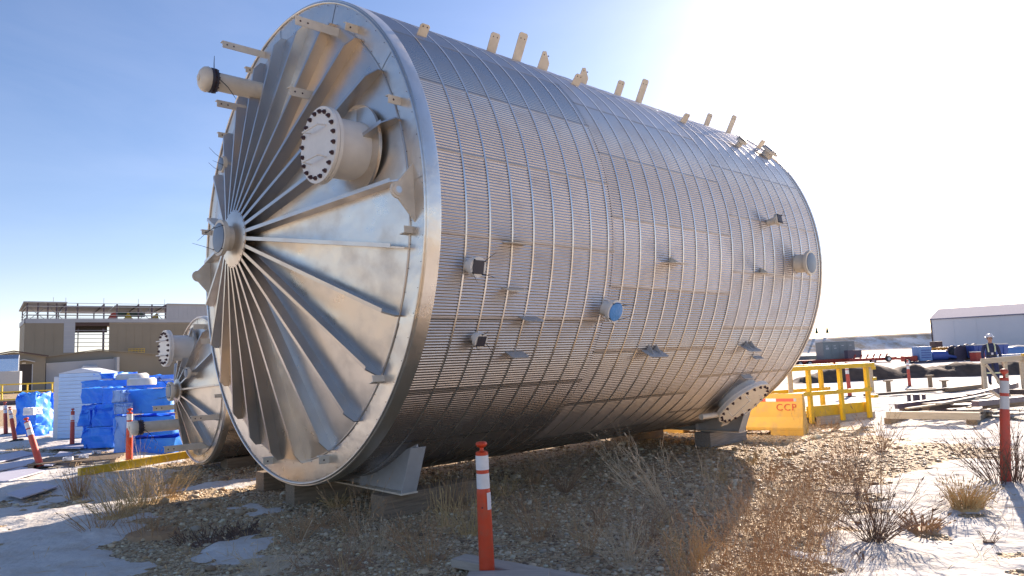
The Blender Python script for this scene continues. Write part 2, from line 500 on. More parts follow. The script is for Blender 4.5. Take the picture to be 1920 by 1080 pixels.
def clip_plate(T, P, s, th, w, h, t=.012, mat='steelpaint', shape='rect', gusset=0, name='clip_plate', hole=True, R=None):
    """flat plate standing on the shell in the plane of axis and radius"""
    a, r, g = basis(P, s, th)
    p = P(s, th, TR - .005)
    c = min(w, h) * .16
    if shape == 'rect':
        poly = [p - a * w / 2, p + a * w / 2, p + a * w / 2 + r * (h - c), p + a * (w / 2 - c) + r * h, p - a * (w / 2 - c) + r * h, p - a * w / 2 + r * (h - c)]
    else:
        poly = [p - a * w / 2, p + a * w / 2, p + a * w * .5 + r * h * .45, p - a * w * .12 + r * h, p - a * w * .42 + r * h * .95]
    b = MB(); b.prism([q - g * t / 2 for q in poly], g * t)
    for k in range(gusset):
        x = (k - (gusset - 1) / 2) * w * .4
        q = p + a * x
        b.prism([q + g * (t / 2) - a * .005, q + g * (t / 2) + r * h * .75 - a * .005, q + g * (h * .45) - a * .005], a * .01)
    o = b.build(name, M[mat], T, bevel=.002)
    if hole:
        for sg in (-1, 1):
            MB().lathe(p + r * (h * .8) + a * (sg * w * .22) - g * (t / 2 + .0012), g, [(0, .009), (t + .0024, .009)], 8).build('bolt_hole', M['bolt'], o)
    return o

def lifting_lug(T, P, r, th, span, out, mat='steelpaint'):
    a, rd, g = basis(P, 0, th)
    p = P(0.0, th, r)
    poly = [p - g * span / 2, p - g * span * .05 - a * out]
    rr = out * .36
    cc = p - a * (out - rr * .6)
    poly = [p - g * span / 2]
    for k in range(9):
        t = math.pi * (k / 8) 
        poly.append(cc - g * rr * math.cos(t) - a * rr * math.sin(t))
    poly.append(p + g * span / 2)
    o = MB().prism([q - rd * .012 for q in poly], rd * .024).build('lifting_lug', M[mat], T, bevel=.003)
    MB().lathe(cc - rd * .022, rd, [(0, rr * .45), (0, rr * .72), (.044, rr * .72), (.044, rr * .45)], 24).build('lug_pad', M[mat], o, 35)
    MB().lathe(cc - rd * .0245, rd, [(0, rr * .4), (.049, rr * .4)], 18).build('lug_hole', M['rim'], o)
    return o

def vent_pipe(T, P, s0, s1, r, th, pr):
    p = P(s0, th, r); n = Vector((0, -1, 0)); L = s0 - s1
    pipe = MB().lathe(p, n, [(-.12, pr), (L - .03, pr)], 28).build('vent_pipe', M['steelpaint'], T, 35)
    fl = MB().lathe(p, n, [(L - .075, pr * 1.02), (L - .075, pr * 1.32), (L - .05, pr * 1.34), (L - .048, pr * 1.2), (L - .025, pr * 1.2), (L - .023, pr * 1.34), (L + .005, pr * 1.32), (L + .005, pr)], 28).build('clamp_ring', M['darkcap'], pipe, 35)
    MB().lathe(p + n * (L + .006), n, [(0, pr * 1.28), (.03, pr * 1.38), (.075, pr * 1.28), (.11, pr * .95), (.125, pr * .35), (.14, pr * .33), (.141, .01)], 28).build('cap', M['steelpaint'], pipe, 40)
    b = MB()
    for k in range(14):
        a = k * 2 * math.pi / 14
        b.lathe(p + n * (L - .09) + Vector((math.cos(a), 0, math.sin(a))) * pr * 1.22, n, [(0, .009), (.12, .009)], 6)
    b.build('bolts', M['bolt'], pipe)["kind"] = "stuff"
    b = MB()
    q = p + n * (L - .05) + Vector((pr * .2, 0, pr * 1.3))
    b.chain([q, q + Vector((0, 0, .08)), q + Vector((.01, 0, .17))], [.006, .005, .003], 6)
    q = p + n * (L - .05) + Vector((pr * 1.25, 0, 0))
    b.chain([q, q + Vector((.04, .12, -.12)), q + Vector((.05, .22, -.26))], [.006, .005, .003], 6)
    b.build('cable_tie', M['black'], pipe)
    return pipe

# --- big tank: end face
hub = nozzle(BT, BP(bsh, 0, 0), (0, -1, 0), .15, .18, .215, 'greycap', 'hub_nozzle', 'cover', 'steelpaint', 4, seed=3)
manway(BT, BP(-.15, 20, 2.04), (0, -1, 0), (0, 0, 1), .315, .40, .40, 20, (-.02, .50))
vent_pipe(BT, BP, -.05, -.80, 2.25, 105.5, .12)
nozzle(BT, BP(-.16, 135.3, 1.82), (0, -1, 0), .05, .24, .115, 'greycap', 'small_nozzle', 'cover', 'steelpaint', 3, seed=8)
angle_bracket(BT, BP, .02, -.56, 2.66, 58.7, .105, rot=.05)
angle_bracket(BT, BP, .02, -.58, 2.87, 105, .10, rot=-.05)
angle_bracket(BT, BP, -.14, -.54, 1.93, 52, .105, rot=.05)
angle_bracket(BT, BP, .0, -.48, 2.45, 120, .10)
for r, th, ln, rt in ((2.80, 50.6, .16, .4), (2.81, 22.7, .15, .1), (2.77, -39.6, .14, 1.3), (2.8, -69.8, .13, .1), (2.81, -101.4, .13, .1),
                      (2.85, 112, .14, 0), (2.9, 137, .14, 0), (2.85, 168, .15, 0)):
    angle_bracket(BT, BP, .02, -ln, r, th, .085, rot=rt, name='clip')
lifting_lug(BT, BP, 2.78, 2, .60, .24)
lifting_lug(BT, BP, 2.84, 182, .60, .24)
angle_bracket(BT, BP, .02, -.10, 2.72, -6.6, .09, rot=1.5, holes=False, name='clip')
# --- big tank: shell plates standing along the top
for s, th, w, h, sh_ in ((.64, 46, .13, .15, 'rect'), (2.25, 61, .16, .27, 'rect'), (2.72, 61, .16, .40, 'rect'), (3.21, 60.5, .2, .27, 'point'),
                         (3.33, 48.3, .15, .17, 'rect'), (4.07, 60.5, .2, .24, 'point'), (4.95, 61, .16, .25, 'rect'), (5.5, 61, .16, .40, 'rect'),
                         (5.86, 46.7, .15, .17, 'rect'), (7.5, 60.5, .16, .24, 'rect'), (8.22, 60, .16, .36, 'rect'), (8.25, 46, .15, .18, 'rect')):
    clip_plate(BT, BP, s, th, w, h, shape=sh_)
# plates sticking out of the side
for s, th, w, h, g in ((1.13, -6.8, .30, .16, 0), (1.16, -16, .28, .15, 0), (1.48, -22, .27, .15, 0), (1.42, -30, .26, .14, 0), (3.95, -7.4, .38, .2, 1),
                       (6.32, -7.6, .34, .2, 1), (3.93, -30.6, .40, .2, 2), (6.42, -30.2, .38, .2, 2), (6.86, -34, .26, .10, 0), (6.9, -41.4, .28, .10, 0)):
    clip_plate(BT, BP, s, th, w, h, mat='greypaint' if th < -20 else 'steelpaint', gusset=g, hole=False, name='side_plate')
def radial(s, th): return basis(BP, s, th)[1]
nozzle(BT, BP(.55, -12, TR), radial(0, -12), .075, .14, .105, 'darkcap', 'nozzle', 'cover', 'whitepaint', 4, True, 11)
nozzle(BT, BP(.79, -26.4, TR), radial(0, -26.4), .055, .11, .085, 'darkcap', 'nozzle', 'cover', 'whitepaint', 3, True, 12)
nozzle(BT, BP(2.75, -19.5, TR), radial(0, -19.5), .095, .17, .142, 'bluecap', 'nozzle', 'cover', 'whitepaint', 4, False, 13)
nozzle(BT, BP(6.7, 8.4, TR), radial(0, 8.4), .055, .20, .10, 'darkcap', 'nozzle', 'cover', 'steelpaint', 4, True, 14)
nozzle(BT, BP(7.53, -3.4, TR), radial(0, -3.4), .15, .24, .20, 'greycap', 'nozzle', 'cover', 'steelpaint', 0, False, 15)
nozzle(BT, BP(7.19, 41, TR), radial(0, 41), .05, .14, .10, 'darkcap', 'nozzle', 'cover', 'steelpaint', 3, False, 16)
nozzle(BT, BP(8.12, 40.3, TR), radial(0, 40.3), .10, .15, .16, 'greycap', 'nozzle', 'cover', 'steelpaint', 3, False, 17)
a_, r_, g_ = basis(BP, 7.22, -51)
mw = manway(BT, BP(7.22, -51, TR), r_, a_, .38, .17, .52, 20)
q = BP(7.22, -51, TR) + r_ * .18
MB().chain([q + a_ * .2 - g_ * .46, q + a_ * .18 - g_ * .60, q + a_ * .05 - g_ * .64, q - a_ * .0 - g_ * .56, q + a_ * .02 - g_ * .44], [.022] * 5, 10).build('davit_eye', M['steelpaint'], mw, 50)
q = BP(6.75, -57, TR) + basis(BP, 0, -55)[1] * .16
MB().chain([q - a_ * .42, q + a_ * .1], [.045, .045], 14).build('davit_post', M['steelpaint'], mw, 40)
# saddles (web follows the shell, base flange, raked end plate)
def saddle(T, s, half, thick=.02):
    R = TR
    b = MB()
    xs = np.linspace(-half, half, 21)
    zs = R - np.sqrt((R - .002) ** 2 - xs ** 2)
    poly = [Vector((x, s, z)) for x, z in zip(xs, zs + .012)] + [Vector((half, s, -.02)), Vector((-half, s, -.02))]
    n = len(xs)
    vs = []; fs = []
    for x, z in zip(xs, zs):
        vs += [(x, s - thick / 2, -.02), (x, s - thick / 2, z + .01), (x, s + thick / 2, -.02), (x, s + thick / 2, z + .01)]
    for i in range(n - 1):
        a = 4 * i; c = a + 4
        fs += [(a, c, c + 1, a + 1), (a + 2, a + 3, c + 3, c + 2), (a, a + 2, c + 2, c)]
    web = MB().add(vs, fs).build('saddle', M['greypaint'], T)
    MB().box((0, s, -.030), (half * 2 + .06, .22, .018)).build('base_flange', M['steelpaint'], web)
    for sg in (-1, 1):
        MB().prism([Vector((sg * (half + .001), s - .10, -.02)), Vector((sg * (half + .001), s + .10, -.02)), Vector((sg * (half + .21), s + .10, .49)), Vector((sg * (half + .21), s - .10, .49))], Vector((sg * .016, 0, 0))).build('end_plate', M['greypaint'], web)
        MB().prism([Vector((sg * half, s - thick / 2, -.018)), Vector((sg * (half + .205), s - thick / 2, .485)), Vector((sg * (half + .205), s - thick / 2, .52)), Vector((sg * half, s - thick / 2, .455))], Vector((0, thick, 0))).build('web_plate', M['greypaint'], web)
        MB().prism([Vector((sg * half * .45, s - .11, -.02)), Vector((sg * half * .45, s - .011, -.02)), Vector((sg * half * .45, s - .011, R - math.sqrt(R * R - (half * .45) ** 2))), Vector((sg * half * .45, s - .11, R - math.sqrt(R * R - (half * .45) ** 2)))], Vector((.014, 0, 0))).build('stiffener', M['greypaint'], web)
    return web
saddle(BT, .63, 1.60)
saddle(BT, 7.75, 1.60)
# inlet cage rod loops seen beside the shell nozzles: thin insulation seams
# --- small tank behind
straps2 = [.1 + .31 * k for k in range(1, 13)]
SR, SL, SC = 1.32, 4.0, (-5.74, 13.0, 1.415)
ST, SP, scone, ssh = make_tank('storage_tank', SR, SL, SC, TANK_AZ, 12,
    "smaller silver cylindrical tank lying behind the huge one at its left", .30, 1.18,
    [(.09, 2.0, 5), (2.0, SL, 13)], 10, 26, straps2, .21, .10, 4, band=.1)
nozzle(ST, SP(ssh, 0, 0), (0, -1, 0), .11, .14, .165, 'greycap', 'hub_nozzle', 'cover', 'steelpaint', 4, seed=21)
manway(ST, SP(-.10, 103, .78), (0, -1, 0), (0, 0, 1), .23, .42, .325, 18, (.0, .36))
vent_pipe(ST, SP, -.08, -.86, .86, -133, .10)
nozzle(ST, SP(-.12, 36, .52), (0, -1, 0), .05, .24, .10, 'greycap', 'small_nozzle', 'cover', 'steelpaint', 2, seed=22)
angle_bracket(ST, SP, .02, -.46, 1.12, -24, .09)
angle_bracket(ST, SP, .02, -.52, .95, -160, .09)
angle_bracket(ST, SP, .02, -.30, .72, -166, .05, holes=False)
angle_bracket(ST, SP, .02, -.72, 1.08, -63, .10)
angle_bracket(ST, SP, .02, -.13, 1.16, -5, .06, holes=False, name='clip')
angle_bracket(ST, SP, .02, -.20, 1.16, 75, .09, holes=False, name='clip')
angle_bracket(ST, SP, .02, -.20, 1.10, 50, .09, holes=False, name='clip')

#SCENE
# ------------------------------------------------------------------ ground
def gp(px, py, z=0.0):
    """ground point seen at a place of the 1920 x 1080 photograph"""
    k = 36 / (CAM_LENS * 1920)
    d = F + R2 * ((px - 960) * k) - U2 * ((py - 540) * k)
    t = (z - 1.7) / d.z
    return Vector((d.x * t, d.y * t, z))
def at(px, py, Y):
    """point at depth Y (metres along +Y) seen at a place of the photograph"""
    k = 36 / (CAM_LENS * 1920)
    d = F + R2 * ((px - 960) * k) - U2 * ((py - 540) * k)
    t = Y / d.y
    return Vector((d.x * t, Y, 1.7 + d.z * t))

def gz(x, y):
    x = np.asarray(x, float); y = np.asarray(y, float)
    r = np.hypot(x, y)
    fade = np.clip((60 - r) / 40, 0.15, 1)
    h = (.035 * fbm(x, y, .55, 4) + .010 * fbm(x + 50, y, 3.1, 3)) * fade
    h += .10 * np.exp(-(((x - 5.2) / 1.6) ** 2 + ((y - 7.6) / 1.5) ** 2))
    h += .10 * np.exp(-(((x + 4.2) / .9) ** 2 + ((y - 8.6) / 1.2) ** 2))
    return h
def gz1(x, y): return float(gz(np.array([x]), np.array([y]))[0])

def axis_grid(lo, hi, d, far, g=1.16):
    c = list(np.arange(lo, hi + 1e-6, d)); st = d; p = hi; up = []
    while p < far: st *= g; p += st; up.append(p)
    st = d; p = lo; dn = []
    while p > -far: st *= g; p -= st; dn.append(p)
    return np.array(dn[::-1] + c + up)

def grid_mesh(name, xs, ys, zf, mat, keep=None, smooth=True):
    X, Y = np.meshgrid(xs, ys)
    Z, K = zf(X, Y)
    nx, ny = len(xs), len(ys)
    idx = np.arange(nx * ny).reshape(ny, nx)
    q = np.stack([idx[:-1, :-1], idx[:-1, 1:], idx[1:, 1:], idx[1:, :-1]], -1).reshape(-1, 4)
    if K is not None:
        kk = (K[:-1, :-1] | K[:-1, 1:] | K[1:, 1:] | K[1:, :-1]).reshape(-1)
        q = q[kk]
    v = np.stack([X, Y, Z], -1).reshape(-1, 3)
    used = np.zeros(len(v), bool); used[q.reshape(-1)] = True
    rm = np.cumsum(used) - 1
    v = v[used]; q = rm[q]
    me = bpy.data.meshes.new(name)
    me.vertices.add(len(v)); me.vertices.foreach_set("co", v.astype(np.float32).reshape(-1))
    me.loops.add(len(q) * 4); me.loops.foreach_set("vertex_index", q.astype(np.int32).reshape(-1))
    me.polygons.add(len(q)); me.polygons.foreach_set("loop_start", np.arange(0, len(q) * 4, 4, dtype=np.int32))
    me.update(calc_edges=True)
    me.materials.append(mat)
    if smooth: me.shade_smooth()
    o = bpy.data.objects.new(name, me); COL.objects.link(o)
    return o

def ground_material():
    m, n, l, p = nmat("gravel_ground")
    tc = n.new("ShaderNodeTexCoord")
    def vor(scale, feat='F1'):
        v = n.new("ShaderNodeTexVoronoi"); v.inputs["Scale"].default_value = scale; v.feature = feat
        l.new(tc.outputs["Object"], v.inputs["Vector"]); return v
    v1, v2 = vor(38), vor(17)
    cr = n.new("ShaderNodeValToRGB")
    e = cr.color_ramp.elements
    e[0].position = 0; e[0].color = (0.178, 0.119, 0.066, 1); e[1].position = 1; e[1].color = (0.657, 0.574, 0.373, 1)
    for pos, c in ((.25, (0.341, 0.231, 0.126, 1)), (.5, (0.475, 0.350, 0.205, 1)), (.7, (0.401, 0.322, 0.229, 1)), (.85, (0.564, 0.413, 0.241, 1))):
        q = e.new(pos); q.color = c
    cs = n.new("ShaderNodeSeparateColor"); l.new(v1.outputs["Color"], cs.inputs[0]); l.new(cs.outputs[0], cr.inputs[0])
    nz = n.new("ShaderNodeTexNoise"); nz.inputs["Scale"].default_value = .8; nz.inputs["Detail"].default_value = 8; nz.inputs["Roughness"].default_value = .65
    l.new(tc.outputs["Object"], nz.inputs["Vector"])
    mr = n.new("ShaderNodeMapRange"); mr.inputs[1].default_value = .42; mr.inputs[2].default_value = .62
    l.new(nz.outputs[0], mr.inputs[0])
    mx = n.new("ShaderNodeMix"); mx.data_type = 'RGBA'
    l.new(mr.outputs[0], mx.inputs[0]); l.new(cr.outputs[0], mx.inputs[6]); mx.inputs[7].default_value = (0.490, 0.336, 0.175, 1)
    ml = n.new("ShaderNodeMath"); ml.operation = 'MULTIPLY'; ml.inputs[1].default_value = .55
    l.new(mr.outputs[0], ml.inputs[0]); l.new(ml.outputs[0], mx.inputs[0])
    l.new(mx.outputs[2], p.inputs["Base Color"])
    p.inputs["Roughness"].default_value = .85
    a = n.new("ShaderNodeMath"); a.operation = 'ADD'
    l.new(v1.outputs["Distance"], a.inputs[0]); l.new(v2.outputs["Distance"], a.inputs[1])
    b = n.new("ShaderNodeBump"); b.invert = True; b.inputs["Strength"].default_value = .9; b.inputs["Distance"].default_value = .02
    l.new(a.outputs[0], b.inputs["Height"]); l.new(b.outputs[0], p.inputs["Normal"])
    return m
M['ground'] = ground_material()

def snow_material():
    m, n, l, p = nmat("snow")
    tc = n.new("ShaderNodeTexCoord")
    nz = n.new("ShaderNodeTexNoise"); nz.inputs["Scale"].default_value = 2.2; nz.inputs["Detail"].default_value = 8; nz.inputs["Roughness"].default_value = .7
    l.new(tc.outputs["Object"], nz.inputs["Vector"])
    mr = n.new("ShaderNodeMapRange"); mr.inputs[1].default_value = .47; mr.inputs[2].default_value = .70; mr.inputs[4].default_value = .6
    l.new(nz.outputs[0], mr.inputs[0])
    mx = n.new("ShaderNodeMix"); mx.data_type = 'RGBA'
    l.new(mr.outputs[0], mx.inputs[0]); mx.inputs[6].default_value = (.64, .62, .59, 1); mx.inputs[7].default_value = (.46, .38, .29, 1)
    l.new(mx.outputs[2], p.inputs["Base Color"])
    p.inputs["Roughness"].default_value = .9
    p.inputs["Specular IOR Level"].default_value = .1
    n2 = n.new("ShaderNodeTexNoise"); n2.inputs["Scale"].default_value = 9; n2.inputs["Detail"].default_value = 8
    l.new(tc.outputs["Object"], n2.inputs["Vector"])
    b = n.new("ShaderNodeBump"); b.inputs["Strength"].default_value = .7; b.inputs["Distance"].default_value = .05
    l.new(n2.outputs[0], b.inputs["Height"]); l.new(b.outputs[0], p.inputs["Normal"])
    return m
M['snow'] = snow_material()

def sdpoly(X, Y, poly):
    """signed distance to a polygon, positive inside"""
    d2 = np.full(X.shape, 1e9); ins = np.zeros(X.shape, bool)
    n = len(poly)
    for i in range(n):
        ax, ay = poly[i]; bx, by = poly[(i + 1) % n]
        ex, ey = bx - ax, by - ay
        t = np.clip(((X - ax) * ex + (Y - ay) * ey) / (ex * ex + ey * ey + 1e-9), 0, 1)
        d2 = np.minimum(d2, (X - ax - t * ex) ** 2 + (Y - ay - t * ey) ** 2)
        c = ((ay > Y) != (by > Y))
        xi = ax + (Y - ay) / ((by - ay) if abs(by - ay) > 1e-9 else 1e-9) * ex
        ins ^= c & (X < xi)
    d = np.sqrt(d2)
    return np.where(ins, d, -d)

SNOW = [
    [(2.15, 5.4), (2.6, 6.2), (3.1, 6.9), (3.55, 7.9), (4.5, 9.35), (5.3, 9.7), (6.6, 10.5), (8.0, 12.0), (9.5, 11.7), (14, 9), (14, 3), (7, 1.5), (1.9, 3.5)],
    [(7.4, 17.4), (7.0, 15.4), (6.7, 13.9), (7.0, 12.6), (7.6, 11.8), (9, 11.4), (30, 11), (300, 60), (300, 200), (12, 200), (5, 24), (8.2, 19)],
    [(-5.5, 11.3), (-5.1, 10.0), (-4.75, 9.0), (-4.4, 8.2), (-3.7, 7.2), (-3.5, 6.4), (-3.3, 5), (-3.4, 3.6), (-7, 3.5), (-15, 6), (-60, 30), (-30, 90), (-12, 25), (-9.2, 18), (-7.4, 15.2), (-6.6, 13.6), (-5.8, 12.6)],
    [(-5.0, 10.75), (-4.2, 11.0), (-3.6, 11.55), (-4.2, 11.7), (-4.9, 11.3)],
    [(4.05, 10.4), (4.9, 10.35), (5.0, 11.0), (4.4, 11.1)],
    [(-3.15, 7.0), (-2.7, 6.7), (-2.5, 7.1), (-2.85, 7.55)],
    [(-3.6, 9.0), (-3.1, 8.9), (-3.2, 9.5), (-3.7, 9.6)],
]
def snow_field(X, Y):
    d = np.full(X.shape, -9.0)
    for pl in SNOW: d = np.maximum(d, sdpoly(X, Y, pl))
    r = np.hypot(X, Y)
    nz = fbm(X, Y, 1.1, 5) * .62 + fbm(X + 9, Y, 5, 4) * .30
    t = np.clip(d * .55, -.6, .24) + nz * .74
    far = np.clip((r - 22) / 25, 0, 1)
    t2 = -.08 + fbm(X * .35 + 5, Y * 1.0, .10, 5) * 1.1 + np.clip((Y - 14) / 10, -1.2, .14) - .25 * np.clip((-X - 14) / 10, 0, 1)
    t = np.where(far > 0, t * (1 - far) + (t2 + np.clip(d * .01, -.1, .12)) * far, t)
    return t
def snow_z(X, Y):
    t = snow_field(X, Y)
    th = np.clip(t * .13, -.03, .055) + .034 * fbm(X, Y * 1.4, 2.6, 5) * np.clip(t * 3, 0, 1)
    return gz(X, Y) + th - .004, th > -.006

xs = axis_grid(-13, 10.5, .09, 3000); ys = axis_grid(4.2, 21, .09, 3000)
g = grid_mesh("ground", xs, ys, lambda X, Y: (gz(X, Y), None), M['ground']); tag(g, kind="structure")
xs = axis_grid(-13, 10.5, .055, 420, 1.09); ys = axis_grid(4.2, 20, .055, 420, 1.07)
g = grid_mesh("snow", xs, ys, snow_z, M['snow']); tag(g, kind="structure")

# loose stones: real pebbles on the gravel
def pebbles():
    ico = bmesh.new(); bmesh.ops.create_icosphere(ico, subdivisions=1, radius=1)
    bv = np.array([v.co[:] for v in ico.verts]); bf = np.array([[v.index for v in f.verts] for f in ico.faces]); ico.free()
    bv = bv
    N = 56000
    # density falls off with distance
    th = rng.uniform(R_(-38), R_(38), N * 2); rr = 4.3 * (22 / 4.3) ** (rng.random(N * 2) ** 1.15)
    x, y = rr * np.sin(th), rr * np.cos(th)
    t = snow_field(x, y)
    ok = t < .02
    x, y = x[ok][:N], y[ok][:N]
    n = len(x)
    s = np.exp(rng.normal(math.log(.0088), .52, n)); s = np.clip(s, .005, .055)
    s *= np.clip(np.hypot(x, y) / 7, 1, 1.6)
    A = rng.uniform(0, 2 * math.pi, n); sx = rng.uniform(.8, 1.5, n); sz = rng.uniform(.45, .8, n)
    jit = 1 + rng.normal(0, .12, (8, len(bv)))
    base = bv[None] * jit[:, :, None]
    k = rng.integers(0, 8, n)
    V = base[k]
    V = V * np.stack([s * sx, s, s * sz], -1)[:, None, :]
    ca, sa = np.cos(A)[:, None], np.sin(A)[:, None]
    W = np.stack([V[..., 0] * ca - V[..., 1] * sa, V[..., 0] * sa + V[..., 1] * ca, V[..., 2]], -1)
    W += np.stack([x, y, gz(x, y) + s * .18], -1)[:, None, :]
    Fc = bf[None] + (np.arange(n) * len(bv))[:, None, None]
    v = W.reshape(-1, 3); f = Fc.reshape(-1, 3)
    me = bpy.data.meshes.new("pebbles")
    me.vertices.add(len(v)); me.vertices.foreach_set("co", v.astype(np.float32).reshape(-1))
    me.loops.add(len(f) * 3); me.loops.foreach_set("vertex_index", f.astype(np.int32).reshape(-1))
    me.polygons.add(len(f)); me.polygons.foreach_set("loop_start", np.arange(0, len(f) * 3, 3, dtype=np.int32))
    me.update(calc_edges=True)
    at_ = me.attributes.new("tone", 'FLOAT', 'POINT')
    at_.data.foreach_set("value", np.repeat(rng.random(n), len(bv)).astype(np.float32))
    m, nn, l, p = nmat("pebble_stone")
    a = nn.new("ShaderNodeAttribute"); a.attribute_name = "tone"
    cr = nn.new("ShaderNodeValToRGB"); e = cr.color_ramp.elements
    e[0].color = (0.163, 0.112, 0.072, 1); e[1].color = (0.657, 0.620, 0.445, 1)
    for pos, c in ((.2, (0.341, 0.224, 0.126, 1)), (.4, (0.490, 0.357, 0.217, 1)), (.55, (0.356, 0.308, 0.241, 1)), (.7, (0.564, 0.420, 0.253, 1)), (.88, (0.623, 0.518, 0.373, 1))):
        q = e.new(pos); q.color = c
    l.new(a.outputs["Fac"], cr.inputs[0]); l.new(cr.outputs[0], p.inputs["Base Color"])
    p.inputs["Roughness"].default_value = .6
    me.materials.append(m); me.shade_smooth()
    o = bpy.data.objects.new("pebbles", me); COL.objects.link(o)
    tag(o, "loose brown and grey pebbles scattered over the gravel around the tank", kind="stuff")
pebbles()

# ------------------------------------------------------------------ far terrain
def hill_z(X, Y):
    h = 6.6 * np.clip((X - 30) / 60, 0, 1) * np.clip((Y - 300) / 15, 0, 1) + fbm(X, Y, .03, 4) * .8 * np.clip((Y - 295) / 15, 0, 1) * np.clip((X - 30) / 60, 0, 1)
    h = h + .9 * np.clip((X - 120) / 100, 0, 1) * np.clip((Y - 300) / 15, 0, 1)
    return h - .25, None
m, n, l, p = nmat("hill_side")
tc = n.new("ShaderNodeTexCoord"); nz = n.new("ShaderNodeTexNoise"); nz.inputs["Scale"].default_value = .09; nz.inputs["Detail"].default_value = 10; nz.inputs["Roughness"].default_value = .72
l.new(tc.outputs["Object"], nz.inputs["Vector"])
mr = n.new("ShaderNodeMapRange"); mr.inputs[1].default_value = .46; mr.inputs[2].default_value = .60
hs = n.new("ShaderNodeSeparateXYZ"); l.new(tc.outputs["Object"], hs.inputs[0])
hr = n.new("ShaderNodeMapRange"); hr.inputs[1].default_value = 3.2; hr.inputs[2].default_value = 6.4; hr.inputs[4].default_value = .14; l.new(hs.outputs["Z"], hr.inputs[0])
ha = n.new("ShaderNodeMath"); ha.operation = 'ADD'; l.new(nz.outputs[0], ha.inputs[0]); l.new(hr.outputs[0], ha.inputs[1])
l.new(ha.outputs[0], mr.inputs[0])
mx = n.new("ShaderNodeMix"); mx.data_type = 'RGBA'; l.new(mr.outputs[0], mx.inputs[0])
mx.inputs[6].default_value = (.80, .78, .76, 1); mx.inputs[7].default_value = (.50, .36, .24, 1)
l.new(mx.outputs[2], p.inputs["Base Color"]); p.inputs["Roughness"].default_value = .9
M['hill'] = m
o = grid_mesh("hill", np.linspace(20, 420, 110), np.concatenate([np.linspace(285, 330, 30), np.linspace(340, 480, 8)]), hill_z, M['hill']); tag(o, kind="structure")

M['soil'] = simple("dark_soil", (.11, .072, .052), .95, var=.35, scale=3, bump=.8, bscale=9)
def berm_z(X, Y):
    yc = 36.5 + .10 * (X - 18) + 1.2 * fbm(X, Y * 0, .2, 2)
    e = np.clip((X - 12.5) / 3, 0, 1) * np.clip((46 - X) / 3, 0, 1)
    h = (.78 + .35 * fbm(X, Y, .5, 3)) * np.exp(-(np.abs(Y - yc) / 1.1) ** 3) * e + .25 * fbm(X, Y, 1.6, 4) * np.exp(-((Y - yc) / 1.6) ** 2)
    return h - .14, h > .08
o = grid_mesh("dirt_berm", np.arange(11, 47, .22), np.arange(31, 45, .22), berm_z, M['soil']); tag(o, kind="structure")

# ------------------------------------------------------------------ buildings
M['tan_wall'] = simple("tan_cladding", (.27, .235, .18), .6, var=.05, scale=.3)
M['grey_wall'] = simple("grey_cladding", (.40, .43, .48), .5, var=.06, scale=.3)
M['lightgrey'] = simple("light_grey_metal", (.5, .52, .54), .45, var=.05)
M['steel_dark'] = simple("red_oxide_steel", (.10, .075, .10), .6, var=.2)
M['steel_grey'] = simple("grey_steel", (.30, .31, .34), .5, var=.1)
M['brown_dark'] = simple("dark_door", (.05, .04, .04), .6)
M['roofbrown'] = simple("brown_trim", (.08, .045, .04), .6)
M['yellow'] = simple("yellow_paint", (.72, .46, .02), .45, var=.06, dirt=(.30, .21, .09), dirt_amt=.5, dscale=6)
M['green'] = simple("green_paint", (.03, .08, .05), .6)
M['redpaint'] = simple("red_paint", (.42, .05, .03), .5, var=.15)
M['silver'] = metal_sheet("silver_duct", (.75, .76, .78), .25, .05, .05, 2.0)

class Site:
    """local axes of a far building: u along its front, w into depth"""
    def __init__(s, A, u):
        s.A = Vector(A); s.u = Vector(u).normalized(); s.w = Vector((-s.u.y, s.u.x, 0)); s.rz = math.atan2(s.u.y, s.u.x)
    def p(s, a, d, z): return s.A + s.u * a + s.w * d + Vector((0, 0, z))
def sbox(b, a0, a1, d0, d1, z0, z1):
    return b.box(((a0 + a1) / 2, (d0 + d1) / 2, (z0 + z1) / 2), (a1 - a0, d1 - d0, z1 - z0))

S1 = Site((-104, 150, 0), (.79, .61, 0))
B1 = empty('industrial_building', S1.A, S1.rz)
tag(B1, "large tan and grey industrial building with an open unfinished steel frame storey", "building")
Wd = 16
# walls: left part, middle with opening, right part (front skin 0.3 m thick, ends and back)
sbox(MB(), 1, 7.8, 0, .3, 0, 13.8).build('wall', M['tan_wall'], B1)
sbox(MB(), 16.5, 46, 0, .3, 0, 13.8).build('wall', M['tan_wall'], B1)
sbox(MB(), 7.81, 16.49, .02, .3, 0, 7.4).build('wall', M['tan_wall'], B1)
sbox(MB(), .7, 1.0, 0, Wd, 0, 13.8).build('wall', M['tan_wall'], B1)
sbox(MB(), 7.8, 9.9, -.05, .26, 7.4, 14.8).build('wall_panel', M['grey_wall'], B1)
sbox(MB(), .6, 7.79, -.06, .26, 13.82, 14.8).build('wall_panel', M['grey_wall'], B1)
sbox(MB(), 9.91, 46, -.06, .26, 14.0, 14.8).build('wall_panel', M['grey_wall'], B1)
for k in range(3): sbox(MB(), 2.6 + k * 1.7, 2.65 + k * 1.7, -.03, .01, 0, 13.8).build('panel_rib', M['tan_wall'], B1)
for k in range(17): sbox(MB(), 18.2 + k * 1.7, 18.25 + k * 1.7, -.03, .01, 0, 13.8).build('panel_rib', M['tan_wall'], B1)
for k in range(17): sbox(MB(), 28.9 + k, 28.94 + k, -.09, -.05, 14.9, 18.2).build('panel_rib', M['grey_wall'], B1)
sbox(MB(), .58, .9, -.06, Wd, 13.82, 14.8).build('wall_panel', M['grey_wall'], B1)
sbox(MB(), 28.3, 46, -.06, .26, 14.82, 18.3).build('wall_panel', M['grey_wall'], B1)
